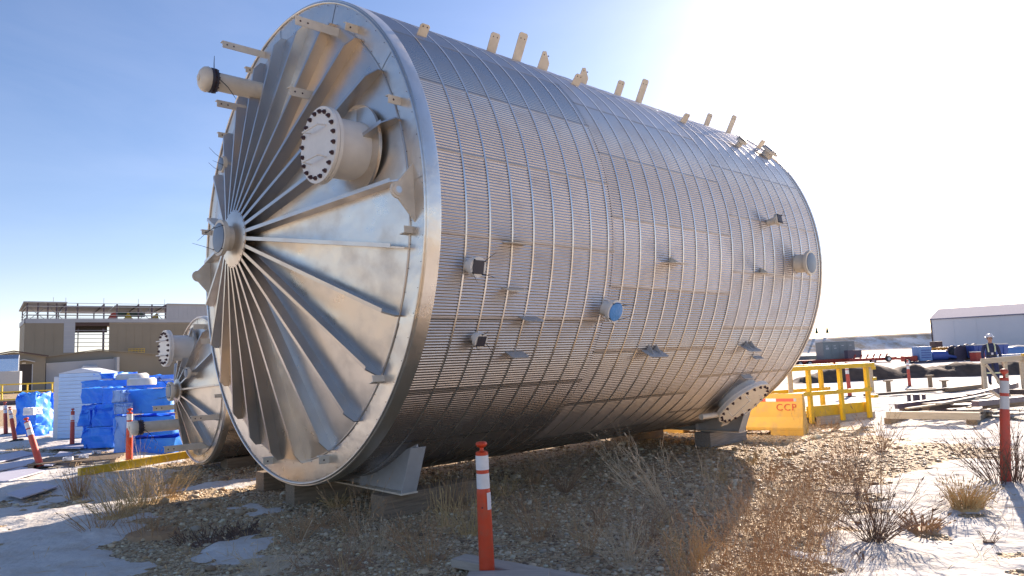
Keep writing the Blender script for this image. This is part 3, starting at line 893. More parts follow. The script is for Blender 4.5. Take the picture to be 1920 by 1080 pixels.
for k in range(7): 
    sbox(MB(), 7.9, 9.9, -.12, -.06, 8.2 + k * .98, 8.26 + k * .98).build('girt', M['lightgrey'], B1)
sbox(MB(), 9.9, 16.5, .1, .3, 13.2, 14.0).build('lintel', M['roofbrown'], B1)
sbox(MB(), 9.9, 16.5, 3, 3.3, 11.9, 14.0).build('inner_wall', M['brown_dark'], B1)
for k in range(5):
    sbox(MB(), 9.9, 16.5, .0, .14, 8.6 + k * .88, 8.74 + k * .88).build('girt', M['steel_grey'], B1)
sbox(MB(), 15.2, 15.6, .15, .5, 7.4, 12.6).build('column', M['steel_dark'], B1)
sbox(MB(), 10.4, 10.6, .15, .35, 7.4, 12.6).build('column', M['steel_dark'], B1)
sbox(MB(), 9.9, 17.2, -.5, .0, 7.0, 7.42).build('ledge', M['brown_dark'], B1)
# floor of the upper storey, roof and frame
sbox(MB(), .8, 46, .3, Wd, 13.9, 14.2).build('floor_slab', M['steel_grey'], B1)
def roofpart(a0, a1, name='roof', d1=Wd):
    MB().prism([(a0, -.4, 18.25), (a0, d1, 17.55), (a0, d1, 17.73), (a0, -.4, 18.45)], (a1 - a0, 0, 0)).build(name, M['grey_wall'], B1)
roofpart(.4, 8.3)
MB().prism([(8.4, 5, 17.95), (8.4, Wd, 17.2), (8.4, Wd, 17.36), (8.4, 5, 18.11)], (9.5, 0, 0)).build('roof', M['grey_wall'], B1)
roofpart(28.3, 46)
MB().prism([(18, 3, 18.0), (18, Wd, 17.2), (18, Wd, 17.36), (18, 3, 18.16)], (10.2, 0, 0)).build('roof', M['grey_wall'], B1)
for a in (1.1, 3.0, 4.8, 6.4, 8.1, 10.3, 15.4, 18, 22.4, 25.2, 28.1):
    sbox(MB(), a - .14, a + .14, .05, .35, 14.2, 18.2).build('column', M['steel_dark'], B1)
for a in (1.1, 8.1, 15.4, 22.4, 28.1):
    sbox(MB(), a - .12, a + .12, Wd - .4, Wd - .1, 14.2, 17.2).build('column', M['steel_dark'], B1)
    MB().bar((a, .2, 18.0), (a, Wd, 17.3), .16, .3).build('rafter', M['steel_dark'], B1)
for z in (14.9, 15.55, 16.2, 17.4, 18.15):
    sbox(MB(), 1, 28.2, -.06, .04, z, z + .12).build('girt', M['lightgrey'], B1)
    sbox(MB(), .86, .96, 0, Wd, z, z + .12).build('girt', M['lightgrey'], B1)
for z in (15.2, 16.6):
    sbox(MB(), 1, 28.2, Wd - .1, Wd, z, z + .12).build('girt', M['lightgrey'], B1)
for a0, a1 in ((1.1, 4.8), (4.8, 8.1), (22.4, 25.2), (25.2, 28.1)):
    MB().bar((a0, 1, 14.3), (a1, 1, 17.6), .1, .12).build('brace', M['steel_grey'], B1)
    MB().bar((a0, 1.2, 17.6), (a1, 1.2, 14.3), .1, .12).build('brace', M['steel_grey'], B1)
for a in (5.8, 8.1, 15.4, 22.4, 28.0): MB().tube((a, .5, 18.3), (a, .5, 19.5), .05, n=6).build('lightning_rod', M['steel_grey'], B1)
# things standing on the upper floor
c = S1.p(17.4, 4, 14.2)
o = empty('red_hopper', c, S1.rz); o.scale = (1.2, 1.0, 1.3); tag(o, "red orange hopper behind the girts of the open upper storey", "hopper")
MB().prism([(-1, -.6, 0), (1, -.6, 0), (1, -.6, 1.2), (.5, -.6, 1.9), (0, -.6, 1.6)], (0, 1.2, 0)).build('body', M['redpaint'], o)
sbox(MB(), -1.2, 1.2, -.7, .7, -.02, .15).build('base', M['redpaint'], o)
c = S1.p(21.5, 5, 14.2)
o = empty('yellow_crane_trolley', c, S1.rz); o.scale = (1.25, 1.0, 1.25); tag(o, "yellow bridge crane trolley with dark drum behind the open steel frame", "crane")
MB().prism([(-1.6, -.5, 0), (1, -.5, 0), (.2, -.5, 1.0), (-.4, -.5, 2.1), (-.9, -.5, 1.0)], (0, 1.0, 0)).build('frame', M['yellow'], o)
MB().prism([(1.0, -.5, 0), (5, -.5, 0), (4.6, -.5, 1.9), (3.6, -.5, 1.0)], (0, 1.0, 0)).build('beam', M['yellow'], o)
MB().lathe((-2.4, 1, 1.7), (1, 0, 0), [(0, .5), (5, .5)], 14).build('drum', M['green'], o, 35)
c = S1.p(21.8, -.6, 6.8)
o = empty('yellow_balcony', c, S1.rz); tag(o, "small yellow railed balcony on the tan wall of the big building", "balcony")
sbox(MB(), -1.6, 1.8, -.6, .58, 0, .15).build('deck', M['steel_dark'], o)
for a in np.linspace(-1.5, 1.7, 6): MB().bar((a, -.55, .15), (a, -.55, 1.1), .07, .07).build('post', M['yellow'], o)
for z in (.3, .7, 1.1): MB().bar((-1.6, -.55, z), (1.8, -.55, z), .06, .1).build('rail', M['yellow'], o)

# low buildings in front
S2 = Site((-75, 100, 0), (.79, .61, 0))
B2 = empty('low_building', S2.A, S2.rz); tag(B2, "long low tan shed with a shallow gable standing before the big building", "building")
MB().prism([(7.75, 0, 0), (40, 0, 0), (40, 0, 4.3), (24.7, 0, 4.72), (14.6, 0, 5.85), (7.75, 0, 5.0)], (0, 14, 0)).build('wall', M['tan_wall'], B2)
MB().bar((7.6, -.15, 5.05), (14.6, -.15, 5.95), .5, .14, up=(0, 0, 1)).build('roof_edge', M['tan_wall'], B2)
MB().bar((14.6, -.15, 5.95), (25, -.15, 4.80), .5, .14, up=(0, 0, 1)).build('roof_edge', M['tan_wall'], B2)
MB().prism([(7.8, -1.5, 0), (16.6, -1.5, 0), (16.6, -1.5, 4.5), (7.8, -1.5, 4.1)], (0, 1.48, 0)).build('annex', M['grey_wall'], B2)
sbox(MB(), 16.62, 16.95, -3.2, -.02, 0, 4.7).build('wing_wall', M['lightgrey'], B2)
o = tag(MB().lathe((0, 0, 0), (1, 0, 0), [(0, .25), (.1, .35), (1.9, .35), (2.0, .25)], 16).build('exhaust_silencer', M['lightgrey'], None, 40), "grey cylindrical silencer on the grey annex wall", "silencer")
o.location = S2.p(12.2, -2.1, 3.2); o.rotation_euler = (0, 0, S2.rz)
B3 = empty('gable_shed', S2.A, S2.rz); tag(B3, "tan gable shed with dark doorway and small awning at the left edge", "building")
MB().prism([(-6, -3, 0), (7.6, -3, 0), (7.6, -3, 5.0), (3.8, -3, 5.75), (-6, -3, 3.9)], (0, 10, 0)).build('wall', M['tan_wall'], B3)
MB().bar((-6, -3.2, 4.0), (3.8, -3.2, 5.88), .7, .16).build('roof_edge', M['roofbrown'], B3)
MB().bar((3.8, -3.2, 5.88), (7.9, -3.2, 5.08), .7, .16).build('roof_edge', M['roofbrown'], B3)
sbox(MB(), 4.0, 6.0, -3.06, -2.99, 0, 4.0).build('door', M['brown_dark'], B3)
for a in (3.95, 6.05): sbox(MB(), a - .06, a + .06, -3.12, -2.99, 0, 4.0).build('door_frame', M['lightgrey'], B3)
MB().prism([(3.7, -3.8, 4.35), (5.0, -3.8, 4.7), (6.3, -3.8, 4.35), (6.3, -3.8, 4.25), (5.0, -3.8, 4.58), (3.7, -3.8, 4.25)], (0, .8, 0)).build('awning', M['lightgrey'], B3)
sbox(MB(), 4.8, 5.25, -3.1, -2.99, 4.08, 4.25).build('lamp', M['whitepaint'], B3)
o = tag(MB().prism([(-1, 0, 0), (-1, 1.2, 0), (-1, 1.2, 1.9), (-1, .7, 2.0), (-1, .25, 1.5)], (2.2, 0, 0)).build('duct_hood', M['silver'], None, bevel=.05), "shiny metal duct hood beside the dark doorway", "duct")
o.location = at(11, 697, 84); o.rotation_euler = (0, 0, .5)
o = tag(sbox(MB(), -1.6, 1.5, 0, 2, -2.3, 0).build('white_container', M['lightgrey'], None, bevel=.05), "pale grey container standing under the shiny duct hood", "container")
o.location = at(8, 697, 82); o.rotation_euler = (0, 0, .5)
Gr = empty('yellow_guardrail', at(0, 752, 50), .25); tag(Gr, "yellow pipe guardrail before the doorway of the gable shed", "guardrail")
for a in np.arange(-3, 4.6, 1.55): MB().bar((a, 0, 0), (a, 0, 1.15), .08, .08).build('post', M['yellow'], Gr)
for z in (.06, .6, 1.12): MB().bar((-3.2, 0, z), (4.8, 0, z), .07, .09).build('rail', M['yellow'], Gr)
sbox(MB(), -3.2, 4.8, .08, 3, -.25, -.02).build('deck', M['steel_dark'], Gr)
for a in (-3, 0, 3, 4.6): sbox(MB(), a - .1, a + .1, .2, .4, -1.2, -.25).build('leg', M['steel_dark'], Gr)

# warehouse on the right
M['ware_wall'] = simple("warehouse_wall", (.62, .62, .66), .6, var=.03, scale=.2)
M['ware_roof'] = simple("warehouse_roof", (.20, .21, .30), .95, var=.03, scale=.2, spec=.05)
S4 = Site((64.3, 110, 0), (.8, -.6, 0))
B4 = empty('warehouse', S4.A, S4.rz); tag(B4, "long pale blue grey warehouse with a low pitched roof on the right horizon", "building")
MB().prism([(0, 0, -.2), (0, 24, -.2), (0, 24, 5.4), (0, 12, 7.3), (0, 0, 5.4)], (40, 0, 0)).build('wall', M['ware_wall'], B4)
MB().prism([(-.15, -.25, 5.42), (-.15, 12, 7.36), (-.15, 24.25, 5.42), (-.15, 24.25, 5.56), (-.15, 12, 7.5), (-.15, -.25, 5.56)], (40.3, 0, 0)).build('roof', M['ware_roof'], B4)
sbox(MB(), -.12, .06, -.1, .1, -.2, 5.42).build('corner_trim', M['roofbrown'], B4)
for k in range(1, 14): sbox(MB(), k * 2.9 - .03, k * 2.9 + .03, -.04, .01, -.2, 5.4).build('panel_rib', M['ware_wall'], B4)
# ------------------------------------------------------------------ timbers under the tanks
def wood(name, c1, c2, rough=.8, sc_=3.0):
    m, n, l, p = nmat(name)
    tc = n.new("ShaderNodeTexCoord"); mp = n.new("ShaderNodeMapping"); mp.inputs["Scale"].default_value = (1, 14, 14)
    l.new(tc.outputs["Object"], mp.inputs["Vector"])
    nz = n.new("ShaderNodeTexNoise"); nz.inputs["Scale"].default_value = sc_; nz.inputs["Detail"].default_value = 7; nz.inputs["Roughness"].default_value = .65
    l.new(mp.outputs[0], nz.inputs["Vector"])
    mx = n.new("ShaderNodeMix"); mx.data_type = 'RGBA'
    mr = n.new("ShaderNodeMapRange"); mr.inputs[1].default_value = .3; mr.inputs[2].default_value = .7
    l.new(nz.outputs[0], mr.inputs[0]); l.new(mr.outputs[0], mx.inputs[0])
    mx.inputs[6].default_value = (*c1, 1); mx.inputs[7].default_value = (*c2, 1)
    l.new(mx.outputs[2], p.inputs["Base Color"]); p.inputs["Roughness"].default_value = rough
    b = n.new("ShaderNodeBump"); b.inputs["Strength"].default_value = .4; b.inputs["Distance"].default_value = .01
    l.new(nz.outputs[0], b.inputs["Height"]); l.new(b.outputs[0], p.inputs["Normal"])
    return m
M['wood'] = wood("timber", (.17, .12, .08), (.34, .26, .18))
M['woodgrey'] = wood("weathered_timber", (.20, .18, .16), (.36, .33, .30))
M['woodpale'] = wood("pale_lumber", (.46, .38, .27), (.62, .53, .40))
M['wooddark'] = wood("dark_timber", (.06, .045, .04), (.15, .11, .09))
M['plank'] = wood("grey_plank", (.34, .30, .25), (.50, .45, .39))

def timber(name, c, L, w, h, rz, mat, label, group=None, cat="timber", tilt=None):
    """squared timber: local X runs along the grain"""
    b = MB().box((0, 0, 0), (L, w, h))
    o = b.build(name, M[mat], None, bevel=.008)
    o.location = c; o.rotation_euler = (tilt[0] if tilt else 0, tilt[1] if tilt else 0, rz)
    return tag(o, label, cat, group)
def tl(x, s, z): 
    """point in the big tank's frame"""
    return Vector(TC) + Vector((math.cos(TANK_AZ), -math.sin(TANK_AZ), 0)) * x + Vector((math.sin(TANK_AZ), math.cos(TANK_AZ), 0)) * s + Vector((0, 0, z - TC[2]))
axr = math.pi / 2 - TANK_AZ
grp = "timbers carrying the tanks"
timber('support_timber', tl(-.28, .72, .11), 1.25, .26, .30, axr, 'wood', "squared timber under the near rim of the huge tank, farthest left end grain showing", grp)
timber('support_timber', tl(1.36, 1.05, .11), 1.35, .28, .30, axr, 'wood', "squared timber under the white saddle plate by the orange post", grp)
timber('support_timber', tl(-1.7, .9, .11), 1.2, .28, .30, axr, 'wood', "squared timber under the huge tank beside the smaller tank", grp)
timber('support_timber', tl(1.0, 8.05, .11), 1.25, .34, .30, axr, 'woodgrey', "grey weathered timber block under the far saddle beside the yellow barrier", grp)
timber('support_timber', tl(-.85, 7.9, .11), 1.1, .5, .30, axr, 'wood', "brown timber block under the far end of the huge tank", grp)
timber('support_timber', (-5.05, 13.05, .06), .5, .30, .26, axr, 'wood', "short dark timber chocked under the smaller tank", grp)
timber('support_timber', (-4.35, 12.95, .06), 1.3, .26, .22, axr - 1.5, 'woodgrey', "lower grey timber between the two tanks", grp)
timber('support_timber', (-4.45, 13.05, .25), 1.0, .2, .17, axr - 1.4, 'wooddark', "upper dark timber stacked between the two tanks", grp)
timber('support_timber', (-3.5, 15.1, .02), 1.2, .3, .26, axr, 'wood', "timber under the far end of the smaller tank", grp)

# ------------------------------------------------------------------ delineator posts
M['orange'] = simple("orange_plastic", (.66, .055, .012), .45, var=.08, dirt=(.36, .12, .07), dirt_amt=.55, dscale=9)
M['redorange'] = simple("faded_red_plastic", (.52, .07, .045), .55, var=.1, dirt=(.28, .12, .09), dirt_amt=.5, dscale=9)
M['band'] = simple("reflective_white", (.74, .75, .76), .35, var=.05, scale=30, dirt=(.5, .5, .5), dirt_amt=.25)
M['rubber'] = simple("black_rubber", (.02, .02, .02), .8)
M['label'] = simple("white_sticker", (.72, .70, .74), .4)
def post(loc, label, lean=(0, 0), h=1.12, kr=1.0, mat='orange', rz=0, base=True, bands=((.745, .865), (.895, 1.01)), sticker=False, bandmat='band'):
    k = h / 1.12
    o = empty('delineator_post', loc, rz); o.rotation_euler = (lean[0], lean[1], rz)
    tag(o, label, "traffic post", "orange delineator posts")
    MB().lathe((0, 0, 0), (0, 0, 1), [(0, .066 * k), (.02, .064 * k), (.70 * k, .057 * k), (.725 * k, .056 * k), (.735 * k, .0525 * k), (1.02 * k, .0505 * k), (1.035 * k, .051 * k), (1.042 * k, .04 * k), (1.045 * k, .018 * k)], 24).build('tube', M[mat], o, 40)
    MB().lathe((0, 0, 1.04 * k), (0, 0, 1), [(0, .017 * k), (.03 * k, .016 * k), (.04 * k, .034 * k), (.052 * k, .047 * k), (.066 * k, .048 * k), (.078 * k, .038 * k), (.083 * k, .01 * k)], 20).build('handle', M[mat], o, 50)
    for a, b in bands:
        MB().lathe((0, 0, 0), (0, 0, 1), [(a * k, .0528 * k), (a * k, .0543 * k), (b * k, .0533 * k), (b * k, .0515 * k)], 24, caps=(False, False)).build('reflective_band', M[bandmat], o, 40)
    if base:
        MB().lathe((0, 0, .0), (0, 0, 1), [(0, .2), (.03, .2), (.045, .18), (.06, .08)], 8).build('base', M['rubber'], o, 30)
    o.scale = (kr, kr, 1)
    if sticker:
        b = MB(); vs = []; fs = []
        for i in range(5):
            a = R_(-62 + i * 11)
            for z, r in ((.555, .0600), (.685, .0588)): vs.append((r * math.cos(a), r * math.sin(a), z))
        fs = [(2 * i, 2 * i + 2, 2 * i + 3, 2 * i + 1) for i in range(4)]
        b.add(vs, fs).build('sticker', M['label'], o)
        MB().lathe((-.012, -.0605, .575), (0, -1, 0), [(0, .007), (.002, .007)], 10).build('hole', M['bolt'], o)
    return o
post((-.282, 5.74, 0.0), "bright orange post with two white bands standing alone in the foreground", h=1.075, sticker=True, base=False, lean=(0, -.01))
p_ = gp(242, 876); post((p_.x, p_.y, 0), "upright orange post before the blue tarped crates, nearest the yellow beam", h=1.1, sticker=True)
p_ = gp(135, 837); post((p_.x, p_.y, 0), "slim red post standing before the white wrapped panel stack", h=.95, mat='redorange', bands=((.62, .74), (.78, .93)))
p_ = gp(78, 882); post((p_.x, p_.y, 0), "orange post leaning far over to the left on the snow boards", lean=(-.12, -.40), h=1.08, mat='redorange')
p_ = gp(29, 828); post((p_.x, p_.y, 0), "leaning orange post at the left edge beside the blue wrapped bundle", lean=(0, -.20), h=1.0, mat='redorange')
p_ = gp(11, 816); post((p_.x, p_.y, 0), "upright red post farthest left at the picture edge", lean=(0, -.06), h=1.05, mat='redorange')
p_ = gp(1886, 918); post((p_.x, p_.y, 0), "red and white post rising from a bare bush at the right edge", lean=(0, .095), h=1.38, kr=.72, mat='redorange', bandmat='lightgrey')
p_ = gp(1706, 726); post((p_.x, p_.y, 0), "thin red post on the snow in front of the dirt bank", h=1.1, mat='redorange')
p_ = gp(1594, 745); post((p_.x, p_.y, 0), "red post behind the yellow guardrail platform", h=1.2, mat='redorange', lean=(0, -.03))

# sawn boards lying round the front post
def flat_board(name, pts, t, mat, label, cat, group=None, z=.02):
    b = MB(); b.prism([Vector((x, y, z)) for x, y in pts], (0, 0, t))
    return tag(b.build(name, M[mat], None, bevel=.004), label, cat, group)
o = timber('grey_plank', (.05, 5.72, .055), 1.5, .19, .07, R_(-38), 'plank', "grey plank lying aslant behind the foot of the front orange post", None, "plank")
o = timber('wooden_block', (-.12, 5.52, .06), .62, .26, .10, R_(-4), 'plank', "grey wooden block in front of the orange post at the bottom edge", None, "block")

# ------------------------------------------------------------------ yellow concrete barrier
M['barrier'] = simple("yellow_painted_concrete", (.70, .40, .075), .7, var=.06, scale=4, bump=.25, bscale=25, dirt=(.40, .28, .15), dirt_amt=.6, dscale=5)
M['redtape'] = simple("red_reflector", (.62, .06, .03), .4)
M['redletter'] = simple("red_stencil", (.55, .06, .03), .6)
pb = gp(1507, 818); pa = gp(1250, 813)
dirb = (pb - pa).normalized(); rzb = math.atan2(dirb.y, dirb.x)
BA = empty('concrete_barrier', (pb.x, pb.y, 0), rzb); tag(BA, "yellow concrete traffic barrier stencilled CCP in red, behind the far end of the tank", "barrier")
LB = 3.05
half = [(-.30, .10), (-.30, .16), (-.17, .36), (-.10, .80), (-.085, .82)]
prof = [(y, z) for y, z in half] + [(-y, z) for y, z in half[::-1]]
off = .30
MB().prism([(0, y + off, z) for y, z in prof], (-LB, 0, 0)).build('body', M['barrier'], BA, bevel=.012)
for a0, a1 in ((-.62, 0), (-LB, -LB + .62)):
    MB().prism([(a1, off - .30, 0), (a1, off - .298, .105), (a1, off + .298, .105), (a1, off + .30, 0)], (a0 - a1, 0, 0)).build('foot', M['barrier'], BA, bevel=.01)
def face_y(z): return off - (.17 - (z - .36) / .44 * .07)
tilt = math.atan2(.07, .44)
x = -.12
for ln, mt in ((.05, 'greypaint'), (.34, 'redtape'), (.20, 'band'), (.5, 'redtape'), (.2, 'band')):
    z0, z1 = .665, .725
    MB().prism([(x, face_y(z0) - .004, z0), (x, face_y(z1) - .004, z1), (x - ln, face_y(z1) - .004, z1), (x - ln, face_y(z0) - .004, z0)], (0, .003, 0)).build('reflective_tape', M[mt], BA)
    x -= ln
cu = bpy.data.curves.new('lettering', 'FONT'); cu.body = "CCP"; cu.size = .19; cu.extrude = .002; cu.space_character = 1.15; cu.align_x = 'RIGHT'
tmp = bpy.data.objects.new('tmp', cu); COL.objects.link(tmp)
dg = bpy.context.evaluated_depsgraph_get()
me = bpy.data.meshes.new_from_object(tmp.evaluated_get(dg)); bpy.data.objects.remove(tmp)
me.materials.clear(); me.materials.append(M['redletter'])
o = bpy.data.objects.new('lettering', me); COL.objects.link(o); o.parent = BA
o.location = (-.12, face_y(.49) - .006, .49); o.rotation_euler = (math.pi / 2 - tilt, 0, 0)

# ------------------------------------------------------------------ yellow guardrail platform
pr = gp(1641, 788); pl = gp(1524, 800)
dr = (pr - pl); rzp = math.atan2(dr.y, dr.x)
PL = empty('guardrail_platform', (pr.x, pr.y, 0), rzp); tag(PL, "bright yellow guardrail platform section on a grey timber skid beside the yellow barrier", "platform")
LW = 2.75; DP = 1.05; HT = 1.30
for a, d in ((-.16, 0), (-1.02, 0), (-1.98, 0), (-.45, DP), (-1.45, DP), (-2.6, DP)):
    MB().box((a, d, .12 + (HT - .12) / 2), (.085, .085, HT - .12 if d else HT - .02)).build('post', M['yellow'], PL, bevel=.006)
for d in (0, DP):
    MB().box((-LW / 2 + .05, d - (.046 if d == 0 else -.046), HT - .02), (LW - .02, .085, .10)).build('rail', M['yellow'], PL, bevel=.006)
    MB().box((-LW / 2 + .05, d - (.066 if d == 0 else -.066), .72), (LW - .3, .04, .09)).build('rail', M['yellow'], PL, bevel=.006)
for a in (.02, -LW + .08):
    MB().box((a, DP / 2, HT - .03), (.08, DP - .1, .09)).build('rail', M['yellow'], PL, bevel=.006)
MB().box((-.03, -.02, HT - .32), (.12, .02, .70)).build('bracket_plate', M['woodpale'], PL)
MB().box((-LW + .2, -.02, HT - .35), (.12, .02, .70)).build('bracket_plate', M['woodpale'], PL)
for z in (.55, .95, 1.2): MB().box((.06, .02, z), (.14, .12, .07)).build('bracket', M['yellow'], PL)
for a0, a1 in ((-.2, .04), (-1.98, -.22)):
    MB().box(((a0 + a1) / 2, .12, .31), (a1 - a0, .03, .24)).build('toe_plate', M['yellow'], PL)
MB().box((-.95, .55, .30), (1.9, .8, .04)).build('deck', M['yellow'], PL)
MB().box((-.8, .10, .10), (1.75, .12, .19)).build('skid', M['plank'], PL, bevel=.006)
MB().box((-.8, .85, .10), (1.75, .12, .19)).build('skid', M['plank'], PL, bevel=.006)

# ------------------------------------------------------------------ scrap timber and beams on the right
def beam(name, a, b, w, h, mat, label, group=None, cat="beam"):
    a, b = Vector(a), Vector(b); c = (a + b) / 2; d = b - a; L = d.length
    o = MB().box((0, 0, 0), (L, w, h)).build(name, M[mat], None, bevel=.006)
    o.location = c; o.rotation_euler = (0, -math.asin(d.z / L), math.atan2(d.y, d.x))
    return tag(o, label, cat, group)
def atz(px, py, z): return gp(px, py, z)
gs = "beams dumped in the scrap heap"
beam('crib_timber', atz(1662, 778, .22), atz(1838, 780, .22), .14, .15, 'woodpale', "pale timber lying along the front of the scrap heap", gs, "timber")
beam('crib_block', atz(1664, 790, .08), atz(1700, 781, .08), .14, .14, 'wood', "short timber block under the left end of the pale front timber", gs, "timber")
beam('crib_block', atz(1822, 790, .08), atz(1850, 772, .08), .2, .16, 'wood', "short timber block under the right end of the pale front timber", gs, "timber")
beam('steel_beam', atz(1680, 762, .28), atz(1812, 746, .40), .12, .12, 'steel_dark', "dark steel beam reaching farthest left in the scrap heap", gs)
beam('steel_beam', atz(1690, 765, .20), atz(1846, 741, .36), .14, .14, 'wooddark', "dark beam crossing the middle of the scrap heap", gs)
beam('steel_beam', atz(1718, 768, .14), atz(1846, 750, .26), .16, .14, 'wooddark', "dark brown beam lying low in the scrap heap", gs)
beam('pale_plank', atz(1700, 766, .34), atz(1848, 746, .44), .10, .03, 'woodpale', "pale plank along the top of the scrap heap", gs, "plank")
beam('pale_plank', atz(1726, 772, .12), atz(1850, 770, .22), .2, .04, 'woodgrey', "grey plank low in front of the dark beams", gs, "plank")
beam('steel_beam', atz(1818, 745, .40), atz(1905, 722, .30), .14, .16, 'steel_dark', "dark beam leading back to the timber barricade", gs)
beam('steel_beam', atz(1842, 735, .22), atz(1925, 735, .30), .14, .14, 'wooddark', "dark beam at the right edge behind the red and white post", gs)
beam('pale_plank', atz(1858, 733, .5), atz(1886, 752, .12), .08, .04, 'woodpale', "short pale stick leaning in the scrap heap", gs, "plank")
beam('steel_beam', atz(1846, 762, .15), atz(1930, 754, .2), .16, .15, 'wood', "brown timber at the right edge of the scrap heap", gs)
beam('scrap_plate', atz(1790, 758, .3), atz(1846, 758, .34), .4, .03, 'lightgrey', "pale bent sheet of scrap between the dark beams", gs, "scrap")
beam('steel_beam', atz(1735, 763, .30), atz(1842, 752, .30), .18, .16, 'wooddark', "thick dark beam under the pale plank of the scrap heap", gs)
beam('steel_beam', atz(1700, 770, .08), atz(1790, 772, .10), .2, .14, 'steel_dark', "dark beam lying flat on the ground in the scrap heap", gs)
beam('pale_plank', atz(1760, 757, .42), atz(1858, 738, .5), .14, .03, 'woodgrey', "grey plank slanting over the right of the scrap heap", gs, "plank")
beam('steel_beam', atz(1828, 757, .42), atz(1915, 748, .3), .14, .12, 'steel_dark', "dark beam tangled behind the red and white post", gs)
beam('pale_plank', atz(1815, 764, .30), atz(1862, 740, .45), .09, .03, 'woodpale', "pale stick crossing the dark beams near the post", gs, "plank")
beam('scrap_plate', atz(1850, 772, .12), atz(1925, 776, .16), .5, .04, 'woodgrey', "grey board lying at the right edge below the scrap heap", gs, "scrap")
for k, (x_, y_, w_, lb) in enumerate(((1705, 754, .07, "left"), (1719, 754, .16, "middle"), (1733, 754, .07, "right"))):
    q = gp(x_, y_)
    o = MB().box((0, 0, .1), (w_, .1, .26)).build('stub_post', M['steel_dark'], None, bevel=.005); o.location = (q.x, q.y, 0)
    tag(o, lb + " one of three short dark stubs behind the scrap heap", "stub", "dark stubs behind the scrap heap")
beam('long_plank', gp(1622, 741, .1), gp(1768, 730, .12), .16, .08, 'wooddark', "long dark plank on the snow behind the platform", None, "plank")
beam('long_plank', gp(1702, 731, .12), gp(1753, 729, .12), .22, .08, 'woodpale', "pale snowy plank on the snow by the thin red post", None, "plank")
beam('long_plank', gp(1774, 731, .1), gp(1836, 724, .14), .3, .14, 'wood', "brown plank on the snow left of the timber barricade", None, "plank")
for px, py, h_, lb in ((1667, 737, .42, "wooden stake farthest left behind the platform"), (1745, 727, .45, "wooden stake standing in snow beside the long planks"), (1771, 727, .25, "shortest wooden stake, left of the brown plank")):
    q = gp(px, py); o = empty('wooden_stake', (q.x, q.y, 0)); tag(o, lb, "stake", "wooden stakes in the snow")
    MB().box((0, 0, h_ / 2), (.13, .1, h_)).build('stake', M['wood'], o, bevel=.005); MB().box((0, 0, h_ + .02), (.28, .16, .05)).build('cap', M['wood'], o)

# timber barricade
q = gp(1848, 728); BR = empty('timber_barricade', (q.x * .84, q.y * .84, 0.02), -.05); tag(BR, "pale timber barricade with diagonal braces in front of the worker", "barricade")
q0 = q * .84
def bl(px, z): 
    v = at(px, 690, 22.9) ; return v.x - q0.x
xs_ = [0, .62, 1.14]
for x_, w_ in ((0, .10), (.66, .09), (1.22, .24)):
    MB().box((x_, 0, .56), (w_, .09, 1.12)).build('post', M['woodpale'], BR, bevel=.006)
MB().bar((-.10, -.075, 1.08), (1.38, -.075, 1.16), .05, .16).build('top_rail', M['woodpale'], BR, bevel=.006)
MB().bar((1.15, -.13, 1.10), (3.2, -.13, 1.22), .05, .16).build('top_rail', M['woodpale'], BR, bevel=.006)
MB().bar((.06, -.06, .98), (.62, -.06, .08), .03, .07).build('brace', M['woodpale'], BR)
MB().bar((1.3, .08, 1.0), (2.0, .45, .05), .05, .13).build('brace', M['wood'], BR)
MB().bar((0, .06, 1.0), (.25, .6, .03), .05, .09).build('brace', M['wood'], BR)
MB().box((1.26, -.16, 1.25), (.32, .1, .06)).build('cap_block', M['yellow'], BR)
for x_ in (2.3, 3.1): MB().box((x_, 0, .58), (.10, .09, 1.16)).build('post', M['woodpale'], BR, bevel=.006)

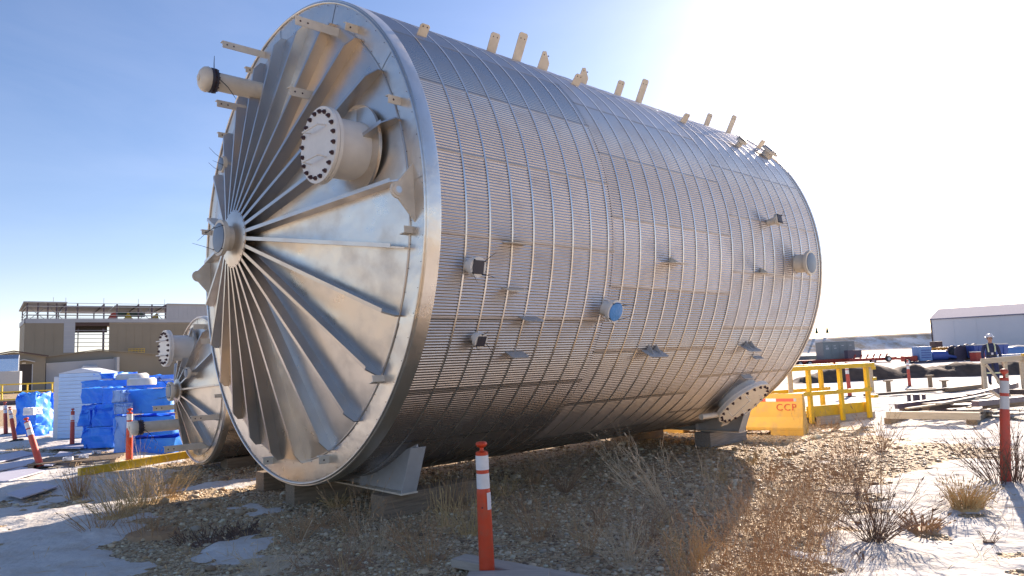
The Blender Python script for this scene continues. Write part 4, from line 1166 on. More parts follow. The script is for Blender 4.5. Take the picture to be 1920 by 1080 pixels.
# ------------------------------------------------------------------ worker
M['navy'] = simple("navy_coverall", (.022, .03, .085), .85, var=.2, scale=12, bump=.4, bscale=14)
M['skin'] = simple("skin", (.36, .20, .15), .55)
M['hat'] = simple("white_hard_hat", (.62, .63, .68), .3)
M['stripe'] = simple("reflective_stripe", (.55, .60, .38), .4)
M['boot'] = simple("brown_boot", (.04, .03, .025), .7)
M['hair'] = simple("dark_hair", (.02, .015, .012), .8)
def worker(loc, rz):
    W = empty('person', loc, rz)
    tag(W, "worker in navy coveralls and white hard hat standing behind the timber barricade", "person")
    J = {}
    verts = []; edges = []; rad = []
    def v(name, p, r): J[name] = len(verts); verts.append(p); rad.append(r if isinstance(r, tuple) else (r, r)); return J[name]
    def e(a, b): edges.append((J[a], J[b]))
    v('pelvis', (0, .01, .96), (.165, .12)); v('waist', (0, 0, 1.10), (.155, .115)); v('chest', (0, -.01, 1.28), (.185, .125)); v('up', (0, .0, 1.43), (.15, .10)); v('neck', (0, 0, 1.53), .056); v('headb', (0, -.015, 1.60), (.07, .08)); v('head', (0, -.02, 1.69), (.078, .098)); v('crown', (0, -.005, 1.76), (.066, .08))
    for a, b in (('pelvis', 'waist'), ('waist', 'chest'), ('chest', 'up'), ('up', 'neck'), ('neck', 'headb'), ('headb', 'head'), ('head', 'crown')): e(a, b)
    for sg, S in ((1, 'r'), (-1, 'l')):
        st = .03 * sg
        v('hip' + S, (.10 * sg, .01, .90), .105); v('knee' + S, (.115 * sg, -.03 - st, .49), .072); v('ank' + S, (.12 * sg, .01 - st, .10), .052); v('toe' + S, (.14 * sg, -.15 - st, .045), .045)
        e('pelvis', 'hip' + S); e('hip' + S, 'knee' + S); e('knee' + S, 'ank' + S); e('ank' + S, 'toe' + S)
        v('sh' + S, (.205 * sg, .0, 1.41), .072); v('el' + S, (.27 * sg, .03, 1.13), .054); v('wr' + S, (.285 * sg, -.07, .89), .036); v('pa' + S, (.285 * sg, -.10, .81), (.04, .022))
        e('up', 'sh' + S); e('sh' + S, 'el' + S); e('el' + S, 'wr' + S); e('wr' + S, 'pa' + S)
        for k, (dy, ln) in enumerate(((-.035, .075), (-.012, .085), (.012, .08), (.034, .062))):
            v('f%d' % k + S, (.283 * sg, -.11 + dy, .765), .009); v('g%d' % k + S, (.272 * sg, -.115 + dy, .765 - ln), .007)
            e('pa' + S, 'f%d' % k + S); e('f%d' % k + S, 'g%d' % k + S)
        v('t' + S, (.270 * sg, -.155, .80), .010); v('u' + S, (.262 * sg, -.17, .755), .008); e('pa' + S, 't' + S); e('t' + S, 'u' + S)
    me = bpy.data.meshes.new('body'); me.from_pydata(verts, edges, [])
    o = bpy.data.objects.new('body', me); COL.objects.link(o); o.parent = W
    for mt in ('navy', 'skin', 'boot'): me.materials.append(M[mt])
    md = o.modifiers.new('skin', 'SKIN'); sk = me.skin_vertices[0].data
    for i, r in enumerate(rad): sk[i].radius = r
    sk[0].use_root = True
    o.modifiers.new('sub', 'SUBSURF').levels = 2; o.modifiers['sub'].render_levels = 2
    dg = bpy.context.evaluated_depsgraph_get(); dg.update()
    m2 = bpy.data.meshes.new_from_object(o.evaluated_get(dg)); o.modifiers.clear(); o.data = m2
    m2.materials.clear()
    for mt in ('navy', 'skin', 'boot'): m2.materials.append(M[mt])
    for f in m2.polygons:
        c = f.center
        f.material_index = 1 if (c.z > 1.515 or (abs(c.x) > .22 and c.z < .88)) else (2 if c.z < .13 else 0)
        f.use_smooth = True
    # face, hair, hat
    hz = 1.675
    MB().chain([(0, -.11, hz + .02), (0, -.128, hz - .015), (0, -.112, hz - .03)], [.008, .013, .009], 8).build('nose', M['skin'], W, 60)
    for sg in (-1, 1):
        MB().lathe((.032 * sg, -.100, hz + .015), (0, -1, 0), [(-.005, .011), (.004, .010), (.007, .004)], 10).build('eye', M['hair'], W, 60)
        MB().chain([(.080 * sg, -.01, hz - .03), (.088 * sg, -.005, hz + .0), (.082 * sg, 0, hz + .03)], [.008, .013, .008], 8).build('ear', M['skin'], W, 60)
    MB().bar((-.022, -.105, hz - .062), (.022, -.105, hz - .062), .008, .007).build('mouth', M['redletter'], W)
    MB().lathe((0, .012, hz - .005), (0, 0, 1), [(0, .078), (.06, .086), (.075, .08)], 18).build('hair', M['hair'], W, 60)
    HT_ = MB().lathe((0, -.005, 1.735), (0, 0, 1), [(0, .150), (.008, .152), (.016, .118), (.05, .116), (.09, .10), (.115, .07), (.125, .0)], 24, caps=(True, False)).build('hard_hat', M['hat'], W, 40)
    MB().bar((0, -.10, 1.845), (0, .09, 1.85), .035, .02).build('ridge', M['hat'], HT_)
    for sg in (-1, 1):
        b = MB(); b.chain([(.10 * sg, -.135, 1.20), (.11 * sg, -.135, 1.34), (.105 * sg, -.06, 1.50), (.105 * sg, .06, 1.47)], [.024, .024, .024, .024], 6)
        b.build('reflective_strap', M['stripe'], W, 60)
        y0 = -.02 - .03 * sg
        MB().lathe((.118 * sg, y0 - .004, .42), (0, 0, 1), [(0, .082), (.05, .084)], 18, caps=(False, False)).build('reflective_band', M['stripe'], W, 60)
    MB().box((.0, -.15, 1.13), (.06, .015, .09)).build('badge', M['hat'], W)
    MB().lathe((0, .0, 1.05), (0, 0, 1), [(0, .172), (.045, .17)], 24, caps=(False, False)).build('belt', M['black'], W, 60)
q = at(1865, 724, 26)
worker((q.x, q.y, .13), -.35)

# ------------------------------------------------------------------ yard equipment far right
M['cabgrey'] = simple("grey_green_cabinet", (.20, .24, .25), .5, var=.05)
M['bluepaint'] = simple("blue_machine", (.05, .10, .34), .45, var=.12)
M['bluelight'] = simple("light_blue_machine", (.16, .30, .55), .45, var=.1)
M['tyre'] = simple("tyre_rubber", (.03, .03, .032), .85)
M['orangepaint'] = simple("orange_paint", (.60, .25, .03), .5)
def wheel(parent, x, y, r, w=.25):
    t = MB().lathe((x, y - w / 2, r), (0, 1, 0), [(0, r * .6), (0, r * .95), (.03, r), (w - .03, r), (w, r * .95), (w, r * .6)], 20).build('wheel', M['tyre'], parent, 40)
    MB().lathe((x, y - w / 2 - .01, r), (0, 1, 0), [(0, r * .55), (w + .02, r * .55)], 16).build('rim', M['lightgrey'], t, 40)
q = at(1570, 681, 74)
TRL = empty('flatbed_trailer', (q.x, q.y, -.1), .10); tag(TRL, "long low red flatbed trailer carrying the grey cabinet", "trailer")
MB().box((0, 0, .58), (11.5, 2.3, .16)).build('deck', M['redpaint'], TRL); MB().box((0, -.9, .44), (11.3, .14, .2)).build('chassis', M['redpaint'], TRL)
for x_ in (-4.6, -3.6, 3.2): wheel(TRL, x_, -1.1, .32)
MB().bar((5.7, 0, .5), (7.6, 0, .35), .2, .2).build('drawbar', M['redpaint'], TRL)
CB = empty('electrical_cabinet', (q.x - .1, q.y, .57), .10); tag(CB, "grey green electrical cabinet with pale plates standing on the red trailer", "cabinet")
MB().box((0, 0, .87), (3.4, 1.5, 1.74)).build('housing', M['cabgrey'], CB, bevel=.02)
for k in range(4):
    MB().box((-1.27 + k * .85, -.76, .87), (.80, .03, 1.6)).build('door', M['cabgrey'], CB)
    MB().box((-1.27 + k * .85 - .05, -.78, 1.35), (.24, .012, .07)).build('plate', M['lightgrey'], CB)
MB().box((-1.27, -.78, 1.1), (.32, .012, .2)).build('plate', M['lightgrey'], CB); MB().box((-.42, -.78, 1.1), (.24, .012, .08)).build('plate', M['lightgrey'], CB)
MB().box((0, 0, 1.78), (3.5, 1.6, .05)).build('roof', M['lightgrey'], CB)
q = at(1630, 672, 72)
o = empty('red_implement', (q.x, q.y, .1), .15); tag(o, "red farm implement with upright tines beside the grey cabinet", "implement")
MB().box((0, 0, .35), (4.6, .3, .2)).build('beam', M['redpaint'], o)
for k in range(6): MB().bar((-1.8 + k * .7, 0, .3), (-1.6 + k * .7, -.2, .85), .09, .12).build('tine', M['redpaint'], o)
MB().box((-1.6, .2, .9), (1.5, .6, .8)).build('rack', M['steel_dark'], o)
wheel(o, 1.8, -.4, .3)
q = at(1728, 676, 66)
o = empty('blue_pump_skid', (q.x, q.y, -.05), .1); tag(o, "blue pump unit on a skid with a louvered light blue housing", "machine")
MB().box((1.2, 0, .15), (4.8, 1.2, .16)).build('skid', M['steel_dark'], o); MB().box((.1, 0, .9), (1.2, 1.1, 1.3)).build('housing', M['bluelight'], o, bevel=.03)
for k in range(4): MB().box((.1, -.57, .55 + k * .22), (.9, .03, .08)).build('louver', M['bluepaint'], o)
MB().lathe((.8, 0, .65), (1, 0, 0), [(0, .3), (.1, .45), (1.6, .45), (1.7, .3)], 16).build('motor', M['bluepaint'], o, 40)
MB().tube((2.4, 0, .6), (3.4, 0, .45), .2, .12).build('coupling', M['bluepaint'], o, 40); wheel(o, -1.7, -.5, .25)
MB().box((-1.2, 0, .5), (1.2, .7, .5)).build('tank', M['redpaint'], o, bevel=.05)
q = at(1775, 672, 68)
o = empty('orange_engine', (q.x, q.y, -.05), .1); tag(o, "orange and black engine unit among the parked machines", "machine")
MB().box((0, 0, .2), (2.4, 1.0, .2)).build('skid', M['steel_dark'], o); MB().box((-.2, 0, .75), (1.2, .8, .8)).build('block', M['bolt'], o, bevel=.04)
MB().box((-.4, 0, 1.3), (.8, .6, .25)).build('hood', M['orangepaint'], o, bevel=.04); MB().lathe((.7, -.5, .6), (0, 1, 0), [(0, .2), (.0, .45), (.3, .45), (.3, .2)], 16).build('flywheel', M['tyre'], o, 40)
for px, lb, r in ((1795, "left of two big dark cable reels among the machines", .75), (1822, "right of two big dark cable reels among the machines", .8)):
    q = at(px, 672, 67)
    o = empty('cable_reel', (q.x, q.y, -.02), .3); tag(o, lb, "reel", "cable reels in the machine yard")
    for y_ in (-.4, .4): MB().lathe((0, y_ - .04, r), (0, 1, 0), [(0, r), (.08, r)], 24).build('flange', M['steel_dark'], o, 40)
    MB().lathe((0, -.38, r), (0, 1, 0), [(0, r * .75), (.76, r * .75)], 20).build('cable', M['tyre'], o, 40)
q = at(1852, 668, 66)
o = empty('blue_bin', (q.x, q.y, .3), -.05); tag(o, "blue skip bin capped with snow behind the worker", "bin")
MB().prism([(-1.4, -.6, 0), (1.4, -.6, 0), (1.55, -.7, 1.1), (-1.55, -.7, 1.1)], (0, 1.3, 0)).build('body', M['bluepaint'], o, bevel=.02)
MB().box((0, 0, 1.15), (3.1, 1.4, .1)).build('snow_cap', M['snow'], o, bevel=.03)
for k in range(4): MB().box((-1.1 + k * .73, -.68, .55), (.08, .08, 1.0)).build('rib', M['bluepaint'], o)
q = at(1833, 672, 64)
o = empty('red_crate', (q.x, q.y, 0), .2); tag(o, "small red crate topped with snow between the reels and the worker", "crate")
MB().box((0, 0, .4), (.9, .7, .8)).build('body', M['redpaint'], o, bevel=.02); MB().box((0, 0, .84), (.95, .75, .08)).build('snow_cap', M['snow'], o, bevel=.03)
q = at(1898, 663, 60)
o = empty('pipe_bundle', (q.x, q.y, .2), .05); tag(o, "pale pipe bundle lying right of the worker", "pipes")
for k in range(5): MB().tube((-1.6, k * .2, .15 + .1 * (k % 2)), (1.8, k * .2, .2 + .1 * (k % 2)), .11, n=10).build('pipe', M['lightgrey'], o, 40)
q = at(1905, 655, 80)
o = empty('blue_tarp_heap', (q.x, q.y, .2), 0); tag(o, "blue heap with snow near the right edge below the warehouse", "heap")
MB().lathe((0, 0, 0), (0, 0, 1), [(0, 1.6), (.4, 1.5), (.8, .9), (.95, .2)], 12).build('heap', M['bluelight'], o, 50); MB().lathe((.2, 0, .82), (0, 0, 1), [(0, .9), (.12, .6), (.18, .1)], 12).build('snow_cap', M['snow'], o, 50)
q = at(1760, 652, 92)
o = empty('yellow_loader', (q.x, q.y, 0), .1); tag(o, "small yellow loader far back in the machine yard", "loader")
MB().box((0, 0, .9), (2.6, 1.3, .7)).build('body', M['orangepaint'], o, bevel=.1); MB().box((-.3, 0, 1.6), (1, 1.1, .8)).build('cab', M['bolt'], o, bevel=.05)
for x_ in (-.9, .9): wheel(o, x_, -.7, .5)
MB().prism([(1.4, -.7, .2), (2.1, -.7, .2), (1.6, -.7, .9)], (0, 1.4, 0)).build('bucket', M['orangepaint'], o)
q = at(1520, 676, 76)
o = empty('grey_skid', (q.x, q.y, 0), .1); tag(o, "low grey metal skid at the left of the red trailer, half hidden by the tank", "skid")
MB().box((0, 0, .6), (4.2, 1.4, .8)).build('body', M['cabgrey'], o, bevel=.02); MB().box((0, 0, .1), (4.6, 1.5, .2)).build('runner', M['redpaint'], o)
MB().bar((1.4, -.8, 0), (1.4, -.8, 1.6), .1, .1).build('upright', M['tyre'], o)
for px, lb in ((1519, "left"), (1532, "middle"), (1552, "right")):
    q = at(px, 631, 322)
    o = empty('spruce_tree', (q.x, q.y, 8.2)); tag(o, "tiny dark tree on the hill crest, " + lb + " of three", "tree", "trees on the hill crest")
    MB().tube((0, 0, -1), (0, 0, 1.5), .15, n=6).build('trunk', M['wooddark'], o)
    b = MB()
    for k in range(5): b.lathe((0, 0, .3 + k * .55), (0, 0, 1), [(0, 1.0 - k * .17), (.9, .1)], 7)
    b.build('crown', M['green'], o)

# ------------------------------------------------------------------ wrapped goods on the left
def tarp_mat(name, c1, c2, rough=.35):
    m, n, l, p = nmat(name)
    tc = n.new("ShaderNodeTexCoord"); nz = n.new("ShaderNodeTexNoise"); nz.inputs["Scale"].default_value = 2.5; nz.inputs["Detail"].default_value = 8; nz.inputs["Roughness"].default_value = .7; nz.inputs["Distortion"].default_value = 1.2
    l.new(tc.outputs["Object"], nz.inputs["Vector"])
    mr = n.new("ShaderNodeMapRange"); mr.inputs[1].default_value = .45; mr.inputs[2].default_value = .75
    l.new(nz.outputs[0], mr.inputs[0])
    mx = n.new("ShaderNodeMix"); mx.data_type = 'RGBA'; l.new(mr.outputs[0], mx.inputs[0]); mx.inputs[6].default_value = (*c1, 1); mx.inputs[7].default_value = (*c2, 1)
    l.new(mx.outputs[2], p.inputs["Base Color"]); p.inputs["Roughness"].default_value = rough
    b = n.new("ShaderNodeBump"); b.inputs["Strength"].default_value = .55; b.inputs["Distance"].default_value = .05
    l.new(nz.outputs[0], b.inputs["Height"]); l.new(b.outputs[0], p.inputs["Normal"])
    return m
M['tarp'] = tarp_mat("blue_tarp", (.008, .24, .92), (.03, .33, .95), .45)
M['tarplight'] = tarp_mat("thin_blue_film", (.20, .42, .84), (.36, .52, .86), .45)
M['film'] = simple("white_blue_panel", (.48, .68, .92), .45, var=.05, scale=2)
M['filmwhite'] = simple("white_film", (.70, .72, .76), .4, var=.05)
M['foam'] = simple("cream_foam", (.62, .60, .52), .7)
def tarp_box(name, c, d, rz, label, cat, group, mat='tarp', seed=0, sag=.05, folds=1.0):
    """soft wrapped crate: rounded box with sagging sides and creases"""
    rr = random.Random(seed)
    bm = bmesh.new(); bmesh.ops.create_cube(bm, size=1)
    bmesh.ops.subdivide_edges(bm, edges=bm.edges, cuts=19, use_grid_fill=True)
    ox = seed * 3.71
    for v in bm.verts:
        p = v.co.copy()
        n = Vector((p.x if abs(p.x) > .49 else 0, p.y if abs(p.y) > .49 else 0, p.z if abs(p.z) > .49 else 0))
        edge = sum(1 for k in p if abs(k) > .49)
        q = Vector((p.x * d[0], p.y * d[1], p.z * d[2]))
        f = float(fbm(q.x * 1.0 + q.y + ox, q.z * .7 - q.y * .6 + ox, 1.6, 4)); r2 = float(fbm(q.x * .5 + ox, q.z * 3 + q.y * 2, 2.2, 3))
        crease = -abs(float(fbm(q.x + q.z * .6 + ox, q.y - q.z * .3, 2.4, 3)))
        nn = n.normalized() if n.length else n
        q += nn * (f * .07 + r2 * .035 + crease * .17) * folds
        if edge >= 2: q -= nn * .03
        inner = max(0, 1 - (2 * max(abs(p.x) if abs(p.z) > .49 else 0, abs(p.y) if abs(p.z) > .49 else 0)) ** 2)
        if p.z > .49: q.z -= sag * inner
        if p.z < -.49: q.z = -d[2] / 2
        v.co = q
    me = bpy.data.meshes.new(name); bm.to_mesh(me); bm.free()
    me.materials.append(M[mat]); me.shade_smooth(); me.set_sharp_from_angle(angle=R_(50))
    o = bpy.data.objects.new(name, me); COL.objects.link(o)
    o.location = (c[0], c[1], c[2]); o.rotation_euler = (0, 0, rz)
    return tag(o, label, cat, group)
def tarp_px(x0, y0, x1, y1, Y, dep, rz, label, mat='tarp', seed=0, name='tarped_crate', group="blue tarped crates", **kw):
    a, b = at(x0, y1, Y), at(x1, y0, Y)
    return tarp_box(name, ((a.x + b.x) / 2, Y + dep / 2, (a.z + b.z) / 2), ((b.x - a.x) * 1.05, dep, (b.z - a.z) * 1.05), rz + (seed % 5 - 2) * .015, label, "crate", group, mat, seed, **kw)
tarp_px(210, 728, 322, 777, 15.9, 1.3, -.05, "big blue tarped crate, top of the front stack behind the small tank's manway", seed=1)
tarp_px(211, 779, 326, 818, 15.85, 1.3, -.05, "blue tarped crate in the middle of the front stack behind the vent pipe", seed=2, folds=.6)
tarp_px(212, 820, 328, 862, 15.8, 1.3, -.05, "blue tarped crate at the bottom of the front stack above the yellow beam", seed=3, folds=.6)
tarp_px(165, 757, 211, 800, 16.9, 1.0, .1, "pale blue draped crate on the second stack, left of the big tarped crate", 'tarp', seed=4, folds=1.6)
tarp_px(148, 799, 214, 841, 16.85, 1.0, .05, "low blue tarped crate on the ground left of the upright orange post", seed=5, folds=1.5)
tarp_px(148, 768, 168, 799, 17.0, .9, .0, "small blue bundle tucked beside the white panel stack", seed=6, folds=1.4)
tarp_px(150, 727, 190, 757, 18.2, 1.1, .05, "blue square crate, left one in the third row", seed=7)
tarp_px(190, 726, 238, 757, 18.2, 1.1, .02, "blue square crate, right one in the third row", seed=8)
tarp_px(148, 757, 200, 830, 18.3, 1.0, .0, "tall blue crate deep in shade behind the draped crate", seed=9)
tarp_px(150, 711, 258, 727, 19.6, 1.2, .03, "long blue wrapped layer under the white lid, back row", seed=10, sag=.0)
tarp_px(146, 699, 214, 712, 20.8, 1.2, -.02, "blue rolled bundle on top of the back row beside the white peak", seed=11, folds=1.6)
tarp_px(238, 714, 330, 729, 18.6, 1.6, -.03, "blue wrapped layer behind the big tarped crate", seed=12)
tarp_px(214, 702, 330, 712, 21.5, 1.4, .0, "blue sheeted row farthest back under the tan shed", seed=13, folds=1.4)
tarp_px(286, 703, 330, 711, 20.0, 1.0, .0, "pale crumpled blue sheet on top by the small tank", 'tarplight', seed=14, folds=1.6)
o = tarp_px(22, 737, 62, 815, 22.6, 1.2, .15, "tall blue wrapped bundle left of the white panel stack", seed=15, folds=1.6)
o = tarp_px(42, 800, 64, 828, 21.8, .8, .0, "small blue bundle low beside the white panel stack", seed=16, folds=1.6)
tarp_px(43, 764, 62, 779, 21.9, .5, .0, "white round bundle on the blue wrapped bundle at the left", 'filmwhite', seed=17, name='white_bundle', group=None, folds=1.0)
# pale film ends of the front stack
for x0, y0, x1, y1, Y, sd, lb in ((209, 731, 232, 755, 15.55, 21, "upper"), (211, 756, 236, 777, 15.55, 22, "middle"), (213, 779, 240, 859, 15.5, 23, "lower")):
    tarp_px(x0, y0, x1, y1, Y, .3, -.2, lb + " pale blue film bundle at the left end of the front stack", 'tarplight', seed=sd, name='film_bundle', group="pale film bundles", folds=1.0)
# round white lids
for px, py, Y, r, lb in ((248, 707, 20.2, .42, "far white round lid lying on the blue sheeted row"), (266, 716, 18.4, .34, "near white round lid lying on the blue wrapped layer")):
    q = at(px, py, Y)
    o = empty('round_lid', q); tag(o, lb, "lid", "round white lids")
    MB().lathe((0, 0, -.08), (0, 0, 1), [(0, r), (.13, r), (.15, r * .97)], 28).build('disc', M['foam'], o, 40); MB().lathe((0, 0, .07), (0, 0, 1), [(0, r * .9), (.03, r * .88)], 28).build('rim', M['filmwhite'], o, 40)
# white panel stack
p0, p1 = gp(74, 829), gp(149, 829)
PS = empty('panel_stack', (p0.x, 20.7, 0), .10); tag(PS, "tall stack of pale blue white panels wrapped in film with a peaked white cover", "panels")
w_ = (at(149, 760, 20.7).x - at(74, 760, 20.7).x) * 1.0
hS = 1.86; npn = 17
for k in range(npn):
    h_ = hS / npn
    j = random.uniform(-.008, .008)
    MB().box((w_ / 2 + j, .55 + random.uniform(-.006, .006), (k + .5) * h_), (w_, 1.1, h_ - .010), rz=random.uniform(-.004, .004)).build('panel', M['film'], PS, bevel=.006)
MB().box((w_ / 2, .55, hS / 2), (w_ - .04, 1.06, hS - .02)).build('core', M['filmwhite'], PS)
MB().prism([(-.02, -.02, hS), (w_ + .02, -.02, hS), (w_ * .52, -.0, hS + .14)], (0, 1.14, 0)).build('cover', M['filmwhite'], PS)
MB().box((-.10, .6, hS / 2 - .04), (.17, 1.0, hS - .08)).build('end_wrap', M['filmwhite'], PS, bevel=.02)

# pallet, yellow beam and flat boards
q = gp(150, 872); PA = empty('pallet', (q.x, q.y, 0), .32); tag(PA, "weathered wooden pallet lying behind the yellow beam", "pallet")
for k in range(6): MB().box((.02 * (k % 2), -.5 + k * .2, .13), (1.5, .12, .022), rz=random.uniform(-.02, .02)).build('slat', M['wood'], PA)
for x_ in (-.68, 0, .68): MB().box((x_, 0, .065), (.09, 1.15, .1)).build('bearer', M['wood'], PA)
for px, py, lb in ((127, 862, "white scrap of foam on the left of the pallet"), (157, 857, "white scrap of foam in the middle of the pallet"), (181, 849, "white scrap of foam at the far end of the pallet")):
    q = gp(px, py, .17); o = tarp_box('foam_scrap', (q.x, q.y, .19), (.18, .14, .07), .4, lb, "scrap", "foam scraps on the pallet", 'filmwhite', int(px))
beam('yellow_beam', gp(148, 886, .12), gp(352, 852, .16), .10, .14, 'yellow', "long yellow steel beam on the snow in front of the tarped crates")
def sheet_px(pts, label, mat='film', z=.05):
    P4 = [gp(x, y, z) for x, y in pts]
    o = MB().prism(P4, (0, 0, .022)).build('insulation_board', M[mat], None, bevel=.004)
    return tag(o, label, "board", "pale boards lying on the snow")
M['board'] = simple("lilac_board", (.46, .46, .54), .6, var=.06)
sheet_px([(12, 928), (40, 936), (108, 914), (76, 907)], "pale board lying nearest the camera on the shaded snow", 'board')
sheet_px([(-40, 900), (10, 905), (84, 884), (40, 877)], "pale board overlapped by snow, second from the front", 'board')
sheet_px([(-60, 882), (-30, 890), (70, 870), (62, 862)], "long pale board beside the foot of the leaning post", 'board', .06)
sheet_px([(92, 842), (150, 842), (170, 836), (120, 835)], "small pale board before the low blue crate", 'board')
sheet_px([(82, 874), (98, 874), (138, 850), (112, 848)], "tilted pale board left of the pallet", 'board', .10)
sheet_px([(-60, 868), (-20, 872), (66, 852), (40, 846)], "farthest pale board on the bright snow at left", 'board')

# ------------------------------------------------------------------ dry vegetation
M['straw'] = simple("dry_grass", (.52, .36, .17), .8, var=.25, scale=3)
M['weed'] = simple("dry_weed", (.40, .245, .13), .8, var=.25, scale=3)
M['twig'] = simple("bare_twig", (.30, .19, .115), .8, var=.3, scale=4)
M['paletwig'] = simple("pale_twig", (.52, .41, .28), .8, var=.2, scale=4)
M['darktwig'] = simple("dark_twig", (.15, .092, .065), .8, var=.3, scale=4)
def strands(b, rr, base, n, h, spread, lean=(0, 0), th=.003, twigs=0, curve=.3, foot=.05, sides=3, twl=.35, seeds=.5):
    for i in range(n):
        a = rr.uniform(0, 2 * math.pi); t = rr.random() ** .6
        d = Vector((math.cos(a) * t * spread + lean[0], math.sin(a) * t * spread + lean[1], 1)).normalized()
        L = h * rr.uniform(.55, 1.05)
        p = Vector(base) + Vector((math.cos(a), math.sin(a), 0)) * foot * rr.random()
        k = 4; pts = [p]; dd = d.copy()
        for j in range(k):
            dd = (dd + Vector((rr.uniform(-1, 1), rr.uniform(-1, 1), rr.uniform(-.6, .3))) * curve * .35 + Vector((d.x, d.y, 0)) * curve * .3).normalized()
            pts.append(pts[-1] + dd * (L / k))
        r = th * rr.uniform(.7, 1.3)
        if rr.random() < .25:                                  # broken or bent-over stalk
            bend = Vector((rr.uniform(-1, 1), rr.uniform(-1, 1), -.5)).normalized() * (L / k)
            pts[4] = pts[3] + bend
        b.chain(pts, [r, r * .9, r * .75, r * .55, r * .25], sides, caps=False)
        if rr.random() < seeds:
            e = (pts[4] - pts[3]).normalized(); l3 = rr.uniform(.02, .05)
            b.chain([pts[4] - e * l3 * .3, pts[4] + e * l3 * .4, pts[4] + e * l3], [r * .5, r * 2.0, r * .3], sides, caps=False)
        for w in range(twigs):
            j = rr.randint(1, k - 1); f = rr.random()
            q = pts[j].lerp(pts[j + 1], f)
            e = (dd + Vector((rr.uniform(-1, 1), rr.uniform(-1, 1), rr.uniform(-.2, .7))) * .9).normalized()
            l2 = L * twl * rr.uniform(.3, 1)
            m_ = q + e * l2 * .5 + Vector((rr.uniform(-1, 1), rr.uniform(-1, 1), .3)) * l2 * .08
            b.chain([q, m_, q + e * l2], [r * .6, r * .45, r * .2], sides, caps=False)
def plant(px, py, n, h, spread, mat, label, name='dry_weed', seed=0, cat="weed", group="dry weeds on the gravel", **kw):
    rr = random.Random(seed * 7 + 3)
    q = gp(px, py)
    z = gz1(q.x, q.y)
    b = MB(); strands(b, rr, (0, 0, -.01), n, h, spread, **kw)
    b.lathe((0, 0, -.05), (0, 0, 1), [(0, kw.get('foot', .05) * 1.1 + .01), (.05, kw.get('foot', .05) * .8), (.058, .004)], 8)
    o = b.build(name, M[mat]); o.location = (q.x, q.y, z + (.02 if 'snow' in label else 0)); 
    return tag(o, label, cat, group)
gg = "dry grass tufts"
plant(1262, 985, 22, .95, .55, 'paletwig', "tall pale branching weed at the edge of the tank's shadow", seed=1, lean=(-.45, .1), twigs=5, th=.0042, curve=.35)
plant(1330, 960, 12, .75, .6, 'paletwig', "pale branching weed just right of the tallest one", seed=2, lean=(-.2, .1), twigs=4, th=.004)
plant(1120, 985, 14, .5, .6, 'twig', "small twiggy weed in the tank's shadow right of the post", seed=3, twigs=3, th=.0035)
plant(1060, 925, 36, .62, .9, 'twig', "wide brown weed in the shade under the middle of the tank", seed=4, twigs=3, th=.0035)
plant(1180, 920, 14, .9, .3, 'paletwig', "thin tall weed reaching up to the tank's belly", seed=5, lean=(-.3, 0), twigs=4, th=.0035)
plant(220, 985, 120, .66, .75, 'straw', "tan grass clump at left beside the shaded snow", 'grass_tuft', 6, "grass", gg, th=.0021, curve=.6, foot=.2, twigs=1)
plant(262, 960, 170, .74, .65, 'straw', "tallest tan grass clump at left, before the small tank", 'grass_tuft', 7, "grass", gg, th=.0021, curve=.6, foot=.3, twigs=1)
plant(305, 945, 120, .66, .65, 'straw', "tan grass clump right of the tallest one at left", 'grass_tuft', 8, "grass", gg, th=.0021, curve=.6, foot=.25, twigs=1)
plant(190, 1005, 40, .35, 1.0, 'weed', "brown weed sprawling at the foot of the tan clumps", seed=9, twigs=2, foot=.2)
plant(145, 935, 120, .50, .4, 'weed', "olive brown grass clump leaning by the end of the yellow beam", 'grass_tuft', 10, "grass", gg, foot=.15)
plant(345, 905, 40, .30, 1.1, 'straw', "low tan weed near the timber under the small tank", seed=11, foot=.2, twigs=1)
plant(285, 1010, 60, .30, .9, 'weed', "short brown weed between snow and pebbles at left", seed=12, foot=.3, twigs=1)
plant(390, 1015, 60, .17, 1.3, 'darktwig', "dark low shrub on the shaded gravel at left", seed=13, foot=.3, twigs=4, th=.005)
plant(455, 1000, 40, .13, 1.3, 'darktwig', "dark low shrub right of the other dark one", seed=14, foot=.25, twigs=4, th=.005)
plant(855, 955, 60, .55, .45, 'weed', "brown grass in front of the timber left of the orange post", 'grass_tuft', 15, "grass", gg, foot=.25, twigs=1)
plant(835, 985, 25, .60, .3, 'straw', "thin straw stalks left of the orange post", 'grass_tuft', 16, "grass", gg, foot=.15, twigs=1)
plant(632, 950, 90, .20, 1.2, 'straw', "small round tan tuft before the left support timber", 'grass_tuft', 17, "grass", gg, foot=.12, curve=.6)
plant(610, 985, 70, .22, 1.3, 'weed', "low brown tuft on the gravel below the round tan tuft", 'grass_tuft', 18, "grass", gg, foot=.25, curve=.6)
plant(760, 1000, 70, .25, 1.2, 'weed', "sprawling brown tuft below the second timber", 'grass_tuft', 19, "grass", gg, foot=.3, curve=.6)
plant(640, 1060, 50, .35, 1.0, 'twig', "thin twiggy weed at the bottom edge left of the post", seed=20, foot=.4, twigs=2)
plant(500, 1060, 30, .3, 1.2, 'paletwig', "pale fallen stalks on the shaded gravel", seed=21, foot=.5, curve=.7)
plant(1100, 1040, 16, .45, .5, 'weed', "small upright weed at the shadow's edge near the bottom", seed=22, twigs=3)
plant(1640, 1020, 70, .6, 1.1, 'darktwig', "dark bare shrub spreading over the snow in the right foreground", 'bare_shrub', 23, "shrub", "bare shrubs", twigs=6, th=.0032, foot=.10, curve=.5)
plant(1650, 1010, 12, .95, .35, 'twig', "tall bare twigs rising out of the dark shrub on snow", 'bare_shrub', 24, "shrub", "bare shrubs", twigs=4, th=.004)
